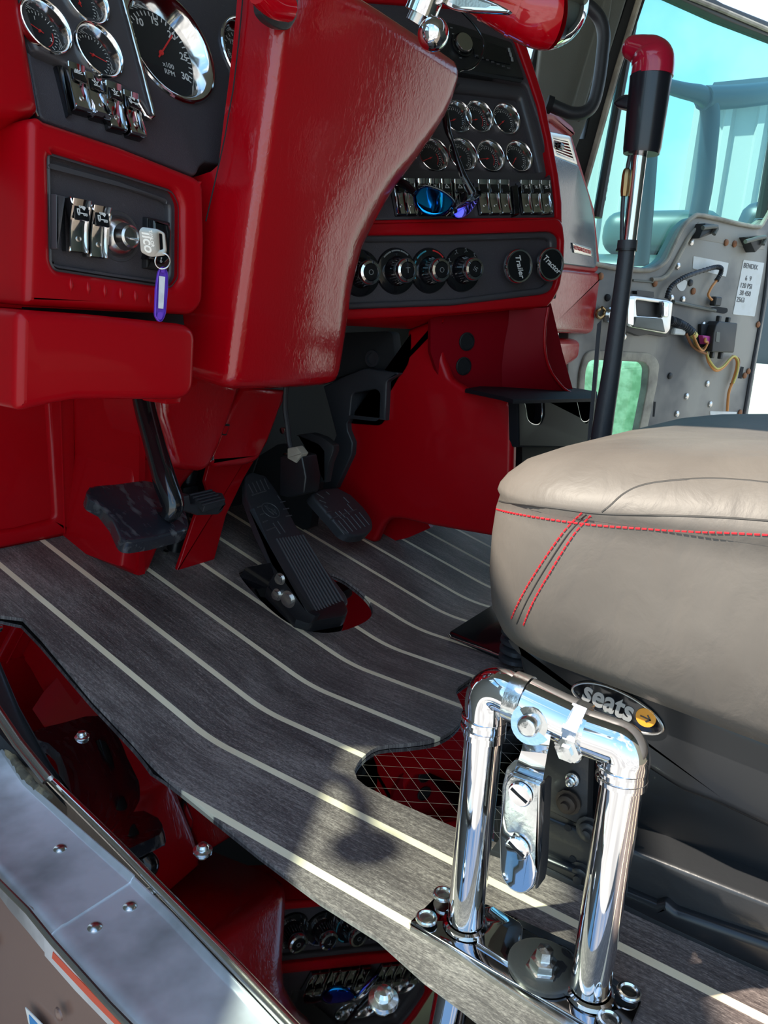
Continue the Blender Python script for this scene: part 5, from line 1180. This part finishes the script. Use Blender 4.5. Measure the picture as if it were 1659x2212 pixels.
# inner latch bezel
lt = mesh('latch_handle', slab([[(1352, 640, 6), (1368, 638, 4), (1440, 648, 4), (1452, 652, 4), (1446, 712, 5), (1438, 722, 5), (1356, 706, 6), (1348, 690)], [(1372, 648, 4), (1428, 656, 4), (1428, 686, 4), (1418, 684), (1374, 682, 4)]], DOOR, .01, .004, 3, off=.03), M['steel'], door, label='chrome inner door latch')
mesh('latch_bar', slab([(1372, 684, 3), (1430, 688, 3), (1436, 718, 3), (1366, 706, 3)], DOOR, .008, .003, 3, off=.036), M['tan'], lt)
mesh('lock_switch', slab([(1356, 645, 4), (1370, 644, 4), (1368, 704, 4), (1354, 700, 4)], DOOR, .004, .002, 3, off=.04), M['chrome'], lt)
mesh('latch_cheek', slab([(1430, 650, 4), (1444, 652, 4), (1442, 686, 4), (1430, 684, 4)], DOOR, .008, .004, 3, off=.038), M['chrome'], lt)
mesh('latch_back', slab([(1345, 632, 4), (1410, 640), (1410, 632), (1376, 628), (1376, 636), (1450, 650), (1454, 706), (1440, 728, 3), (1400, 722), (1380, 726), (1344, 712)], DOOR, .03, .002, 2, off=.018), M['doorblk'], lt)
mb = mesh('control_module', slab([(1545, 702, 2), (1552, 694, 3), (1592, 698, 3), (1584, 762, 3), (1536, 760, 2), (1540, 720)], DOOR, .03, .003, 3, off=.035), M['doorblk'], door, label='dark plastic control module')
mesh('module_side', slab([(1514, 700, 2), (1548, 700), (1540, 760), (1512, 748, 2)], DOOR, .02, .002, 2, off=.012), M['dark'], mb)
mesh('module_plug', slab([(1516, 724, 2), (1534, 726, 2), (1538, 742, 2), (1520, 744, 2)], DOOR, .012, .002, 2, off=.026), M['pink'], mb, label='magenta connector')
mesh('module_tag', slab([(1548, 716, 1), (1556, 718, 1), (1554, 740, 1), (1546, 738, 1)], DOOR, .001, .0004, 1, off=.039), M['tan'], mb)
for q in ((1552, 690), (1572, 693), (1538, 766), (1556, 768)):
    mesh('module_clip', tf(box(.012, .02, .012, (0, 0, 0), .002, 1), DOOR.frame(*q, .025)), M['doorblk'], mb)
mesh('sticker', slab([(1498, 553, 2), (1574, 568, 2), (1568, 598, 2), (1496, 580, 2)], DOOR, .001, .0004, 1, off=.004), M['label'], door, label='white sticker')
tk = mesh('sticker', slab([(1606, 561, 2), (1651, 568, 2), (1630, 684, 2), (1583, 679, 2)], DOOR, .001, .0004, 1, off=.004), M['label'], door, label='tall white tyre pressure sticker with print')
for k, (s_, x, y) in enumerate((('BENDIX', 1622, 576), ('6  9', 1617, 602), ('120 PSI', 1612, 618), ('38 450', 1610, 634), ('2563', 1600, 648))):
    mesh('sticker_print', tf(text(s_, .020, .0002), DOOR.frame(x, y, .0052)), M['greys'], tk)
mesh('sticker', slab([(1534, 888, 1), (1592, 890, 1), (1590, 898, 1), (1534, 896, 1)], DOOR, .001, .0004, 1, off=.004), M['label'], door, label='narrow yellowed sticker')
mesh('door_hole', slab([catmull([(1462, 610), (1472, 604), (1484, 608), (1480, 624), (1472, 629), (1464, 622)], 4, True)], DOOR, .001, off=.0045), M['label'], door, label='pale round access hole')
for q in (((1536, 664, 3), (1548, 662, 3), (1572, 666, 3), (1572, 674, 3), (1564, 678, 3), (1536, 672, 3)), ((1601, 792), (1607, 793), (1602, 818), (1595, 817)), ((1413, 868), (1417, 868), (1414, 900), (1411, 900))):
    mesh('slot_hole', slab([list(q)], DOOR, .001, off=.0045), M['dark'], door)
for a, b, c_, d_ in (((1522, 482), (1550, 486), (1546, 502), (1508, 516)), ((1614, 512), (1654, 508), (1652, 524), (1630, 546))):
    mesh('trim_bracket', slab([(*a, 2), (*b, 2), (*c_, 3), (*d_, 3)], DOOR, .03, .003, 2, off=.03), M['doorblk'], door, label='black plastic bracket')
    mesh('trim_bracket_lip', tube(path([(a[0] - 4, a[1] + 10), (b[0] - 2, b[1] + 4), (c_[0] - 4, c_[1] + 4)], DOOR, .04), .006, 8, 3), M['tan'], door)
mesh('pull_rod', tube(path([(1455, 652), (1500, 662), (1545, 671)], DOOR, .012), .005, 8), M['tan'], door)
mesh('channel', slab([(1368, 603), (1414, 607), (1414, 612), (1368, 608)], DOOR, .002, .001, 1, off=.006), M['tan'], door)
for q, m_ in (((1493, 523), 'steel'), ((1568, 524), 'rust'), ((1586, 527), 'rust'), ((1464, 575), 'steel'), ((1297, 597), 'rust'), ((1414, 612), 'rust'), ((1497, 629), 'rust'), ((1450, 644), 'steel'), ((1475, 647), 'steel'), ((1491, 611), 'doorblk'), ((1447, 812), 'doorblk'), ((1528, 829), 'steel'), ((1483, 856), 'steel'), ((1534, 873), 'steel'), ((1616, 802), 'rust'), ((1608, 811), 'rust'), ((1637, 701), 'rust'), ((1462, 894), 'steel'), ((1598, 891), 'rust'), ((1312, 643), 'dark'), ((1348, 726), 'steel'), ((1519, 702), 'steel')):
    mesh('door_screw', tf(lathe([(.0095, 0), (.009, .003), (.006, .005), (.0003, .006)], 14), DOOR.frame(*q, .004)), M[m_], door)
mesh('lock_ring', tube(path([(1296, 668), (1290, 672), (1289, 682), (1296, 686), (1304, 680), (1306, 670), (1300, 664)], DOOR, .01), .004, 8, 3), M['brass'], door)
mesh('latch_knob', tf(lathe([(.02, 0), (.02, .012), (.014, .018), (.0003, .02)], 18), DOOR.frame(1312, 680, .004)), M['steel'], door)
def harness(pts, r, m_, name='wire_harness', off=.025, ridge=False):
    P_ = path(pts, DOOR, off)
    if ridge:
        q_ = [V(p) for p in catmull([tuple(p) for p in P_], 14)]; return mesh(name, tube(q_, [r * (1 + .14 * math.sin(i * 2.2)) for i in range(len(q_))], 10), M[m_], door)
    return mesh(name, tube(P_, r, 8, 6), M[m_], door)
harness([(1440, 644), (1448, 622), (1466, 606), (1490, 594), (1530, 581), (1548, 577), (1558, 580), (1556, 592), (1548, 606)], .0062, 'rubber', ridge=True)
harness([(1548, 606), (1540, 616), (1534, 626), (1530, 638), (1538, 648)], .0035, 'orange')
mesh('plug', tf(box(.03, .025, .02, (0, 0, 0), .003, 1), DOOR.frame(1546, 651, .02)), M['doorblk'], door)
harness([(1448, 692), (1462, 697), (1480, 706), (1496, 720)], .0115, 'rubber', ridge=True)
mesh('harness_tape', tube(path([(1493, 718), (1500, 726)], DOOR, .025), .0115, 10), M['yellow'], door, label='yellow tape')
for k, c_ in enumerate(('yellow', 'orange', 'tan', 'yellow', 'rust', 'orange')):
    harness([(1498, 724), (1500 + 2 * k, 740 + 2 * k), (1510 + 2 * k, 752 + k), (1524 + k, 750 - 2 * k), (1528 - k, 738), (1524, 730)], .0028, c_, 'loose_wire', .02 + .004 * k)
harness([(1482, 720), (1494, 745), (1510, 758), (1526, 764)], .004, 'rust', 'loose_wire')
harness([(1526, 764), (1532, 784), (1546, 800), (1562, 794), (1576, 778), (1584, 770), (1592, 780), (1590, 800), (1582, 826), (1574, 850), (1571, 888)], .0042, 'orange', off=.016)
harness([(1526, 760), (1534, 780), (1548, 796), (1562, 791), (1578, 774), (1588, 770), (1595, 782), (1592, 806), (1584, 828)], .003, 'yellow', off=.022)
harness([(1584, 772), (1596, 776), (1594, 800), (1586, 822), (1578, 830)], .003, 'rust', off=.014)
mesh('small_plug', tf(box(.05, .018, .015, (0, 0, 0), .003, 1), DOOR.frame(1465, 716, .02)), M['label'], door)

# mirror bracket outside the passenger window
t = thing('mirror_bracket', 'dark looped mirror bracket seen through the passenger window', 'mirror bracket', DOOR.hit(1520, 480, -.5))
MB = Plane(DOOR.o - DOOR.n * .5, DOOR.n, DOOR.u)
mesh('loop', tube(path([(1380, 150), (1420, 178), (1470, 194), (1512, 204), (1530, 222), (1534, 260), (1528, 330), (1520, 400), (1506, 480), (1500, 560)], MB), [.02, .022, .025, .03, .033, .033, .033, .033, .033, .033], 14, 5), M['truckblue'], t)
mesh('left_post', tube(path([(1404, 176), (1400, 300), (1392, 430), (1380, 575)], MB), .034, 12, 3), M['truckblue'], t)
mesh('crossbar', tube(path([(1520, 212), (1600, 208), (1700, 196)], MB), .04, 12, 4), M['truckblue'], t)
t = thing('antenna', 'thin banded antenna seen through the passenger window left of the gear lever', 'antenna', DOOR.hit(1296, 450, -.4))
MA = Plane(DOOR.o - DOOR.n * .4, DOOR.n, DOOR.u)
mesh('mast', tube(path([(1352, 120), (1338, 210), (1318, 340), (1297, 450)], MA), .006, 8), M['truckblue'], t)
for k in range(16):
    f = k / 15; a = MA.hit(1350 - 46 * f, 135 + 290 * f); b = MA.hit(1350 - 46 * f - 1, 135 + 290 * f + 8); mesh('wrap', tube([a, b], .0085, 8), M['truckblue'], t)

# ================================================================ outside
gz = -1.15
gr = bmesh.new(); s_ = 40
vs = [gr.verts.new(p) for p in ((-s_, -s_, gz), (s_, -s_, gz), (s_, s_, gz), (-s_, s_, gz))]; gr.faces.new(vs)
o = mesh('ground', gr, M['ground']); struct(o)
lw_ = bmesh.new(); lw_.faces.new([lw_.verts.new(p) for p in ((2.4, -1.2, gz + .01), (6.5, -1.2, gz + .01), (6.5, 3.5, gz + .01), (2.4, 3.5, gz + .01))])
o = mesh('lawn', lw_, mat('short_grass', (.16, .30, .10), .9, 0, 0, (40, .6, 4), (6, (.30, .40, .22), .4, .6))); struct(o)
# ribbed metal shop building
t = thing('shop_building', 'pale ribbed metal shop building outside beyond the passenger door', 'building', (9.0, 1, gz))
def ribbed(p0, p1, z0, z1, pitch=.30):
    a, b = V(p0), V(p1); d = b - a; L_ = d.length; u = d / L_; n_ = V((-u.y, u.x, 0)); pts = []
    k = 0
    while k * pitch < L_:
        s = k * pitch
        for f, h in ((0, 0), (.62, 0), (.70, .05), (.90, .05)): pts.append(a + u * (s + f * pitch) + n_ * h)
        k += 1
    return rings([[p + V((0, 0, z0)) for p in pts], [p + V((0, 0, z1)) for p in pts]], closed=False)
W1 = PX(9.0)
def gy(x, y, X_): return PX(X_).hit(x, y)
A_ = gy(1300, 300, 9.0); zt = gy(1500, 190, 9).z
mesh('left_wall', ribbed((9, gy(1410, 300, 9).y, 0), (9, 8.5, 0), gz, gy(1330, 205, 9).z), M['wall'], t, smooth=0)
mesh('right_wall', ribbed((8, -6, 0), (8, gy(1535, 300, 8).y, 0), gz, gy(1600, 205, 8).z), M['wall'], t, smooth=0)
mesh('eave', tube([(7.9, -6, gy(1600, 205, 8).z), (7.9, gy(1530, 300, 8).y, gy(1600, 205, 8).z)], .10, 6), M['truckblue'], t)
tag(mesh('tarp', tf(box(.6, 1.6, 1.2, (0, 0, 0), .08, 3), Matrix.Translation(PX(4.2).hit(1655, 850) + V((0, -.55, -.45)))), mat('pale_green_tarp', (.36, .48, .43), .7, 0, 0, (4, 1, 4))), 'pale crumpled tarp on the yard past the door edge', 'tarp')
tag(mesh('parked_vehicle', join(tf(box(.9, 1.3, .5, (0, 0, 0), .15, 4), Matrix.Translation(PX(5.5).hit(1440, 560) + V((0, 0, -.25)))), tf(box(.7, .8, .3, (0, 0, 0), .12, 4), Matrix.Translation(PX(5.5).hit(1440, 545) + V((0, 0, .1))))), mat('teal_vehicle', (.035, .07, .07), .4, 0, .2)), 'dark green vehicle parked beyond the passenger window', 'vehicle')

tag(mesh('parked_truck', join(tf(box(.9, 1.0, 1.0, (0, 0, 0), .1, 3), Matrix.Translation(PX(5.0).hit(1668, 640) + V((0, -.30, 0)))), tf(box(.5, .5, .4, (0, 0, 0), .1, 3), Matrix.Translation(PX(5.0).hit(1668, 640) + V((0, -.30, .6))))), M['truckblue']), 'dark truck body parked beyond the edge of the open passenger door', 'truck')
hp_ = [PX(7.0).hit(x, y) for x, y in ((1200, 752), (1420, 752))]
hb = box(.8, abs(hp_[0].y - hp_[1].y) + 1.5, hp_[0].z - gz, (7.4, (hp_[0].y + hp_[1].y) / 2 + .3, (hp_[0].z + gz) / 2), .15, 3)
bmesh.ops.subdivide_edges(hb, edges=hb.edges[:], cuts=6, use_grid_fill=True)
for v in hb.verts: v.co += V((noise.noise(v.co * 3), noise.noise(v.co * 3 + V((9, 0, 0))), noise.noise(v.co * 3 + V((0, 9, 0))))) * .12
tag(mesh('hedge', hb, mat('hedge_leaves', (.14, .22, .12), .8, 0, 0, (30, 1, 5), (12, (.26, .34, .22), .4, .6))), 'green hedge seen through the small lower door window', 'hedge')
# ================================================================ the rest of the cab shell around the viewer
cab = M['tan']
def wallbox(name, lo, hi, m=None):
    lo, hi = V(lo), V(hi); o = mesh(name, box(*(hi - lo), (lo + hi) / 2), m or cab); return struct(o)
wallbox('ceiling', (-.2, -1.25, 1.25), (1.62, .75, 1.30))
wallbox('wall_back', (-.15, -1.3, -.03), (1.62, -1.22, 1.3))
wallbox('trim_1', (1.50, -1.25, -.03), (1.60, -.72, 1.28))
wallbox('trim_2', (-.22, .40, -.2), (-.12, .62, 1.28))
wallbox('trim_3', (-.30, .62, .70), (1.62, .66, .80))
tag(mesh('dash_top', box(1.50, .42, .03, (.66, .50, .835), .008, 2), M['tan']), 'grey vinyl dash top added behind the gauges to block windshield light', 'dash top')  # added to keep windshield light off the centre dash and footwell
# ================================================================ driver's door, swung open beside the viewer
SUND = V((.462, -.407, -.788)).normalized()
HX, HY = -.20, .42; dd = V((-.90, -.43, 0)).normalized()
DD = Plane((HX, HY, 0), (dd.y, -dd.x, 0), dd)
o = thing('door_2', 'open driver door beside the viewer', 'door', V((HX, HY, -.25)), kind='structure')
mesh('skin', tf(slab2([[(0, -.28), (.98, -.28), (.98, 1.26), (0, 1.26)], [(.16, .83), (.90, .83), (.86, 1.18), (.22, 1.18)]], .04, .004, 2), DD.mat()), M['tan'], o)
mesh('window_pane', tf(slab2([[(.15, .82), (.91, .82), (.87, 1.19), (.21, 1.19)]], .004), DD.mat(DD.o - DD.n * .02)), M['glassd'], o)
hook = []
for q in [(640, 1672), (690, 1668), (740, 1682), (775, 1720), (786, 1790), (790, 1830)]:
    p = F0.hit(*q); k = ((DD.o + DD.n * -.10) - p).dot(DD.n) / SUND.dot(DD.n); hook.append(p + SUND * k)
t = thing('hook_shadow_caster', 'unseen bent black bar added to cast a hook shadow on the floor', 'shadow caster', hook[0])  # unseen bar, traced back along the sun to cast the hook-shaped floor shadow
mesh('arm', tube(hook, .009, 10, 4), M['rubber'], t)
mesh('hook_end', tf(lathe([(.022, -.012), (.024, 0), (.022, .012)], 18), Matrix.Translation(hook[-1])), M['rubber'], t)
# ================================================================ light
w = bpy.data.worlds.new('sky'); S.world = w; w.use_nodes = True; nt = w.node_tree; N = nt.nodes; L = nt.links
tc = N.new('ShaderNodeTexCoord'); sp = N.new('ShaderNodeSeparateXYZ'); L.new(tc.outputs['Generated'], sp.inputs[0])
cr = N.new('ShaderNodeValToRGB'); L.new(sp.outputs[2], cr.inputs[0]); e = cr.color_ramp.elements
e[0].position = 0; e[0].color = (.62, .82, .92, 1); e[1].position = .7; e[1].color = (.22, .46, .85, 1)
x = e.new(.18); x.color = (.48, .76, .98, 1)
cn_ = N.new('ShaderNodeTexNoise'); cn_.inputs['Scale'].default_value = 3.2; cn_.inputs['Detail'].default_value = 7; L.new(tc.outputs['Generated'], cn_.inputs['Vector'])
mr = N.new('ShaderNodeMapRange'); mr.inputs['From Min'].default_value = .5; mr.inputs['From Max'].default_value = .68; L.new(cn_.outputs['Fac'], mr.inputs['Value'])
mx = N.new('ShaderNodeMix'); mx.data_type = 'RGBA'; mx.inputs['B'].default_value = (1.0, 1.0, 1.0, 1)
L.new(mr.outputs[0], mx.inputs['Factor']); L.new(cr.outputs[0], mx.inputs['A'])
bg = N['Background']; L.new(mx.outputs['Result'], bg.inputs[0]); bg.inputs[1].default_value = 1.1
sd = bpy.data.lights.new('sun', 'SUN'); sd.energy = 7; sd.angle = math.radians(.9); sd.color = (1, .90, .76)
so = bpy.data.objects.new('sun', sd); COL.objects.link(so)
so.rotation_euler = SUND.to_track_quat('-Z', 'Y').to_euler(); so.location = (0, 0, 4)
S.view_settings.view_transform = 'Standard'; S.view_settings.look = 'None'; S.view_settings.gamma = 1; S.view_settings.exposure = .8
S.view_settings.use_curve_mapping = False
S.cycles.max_bounces = 8
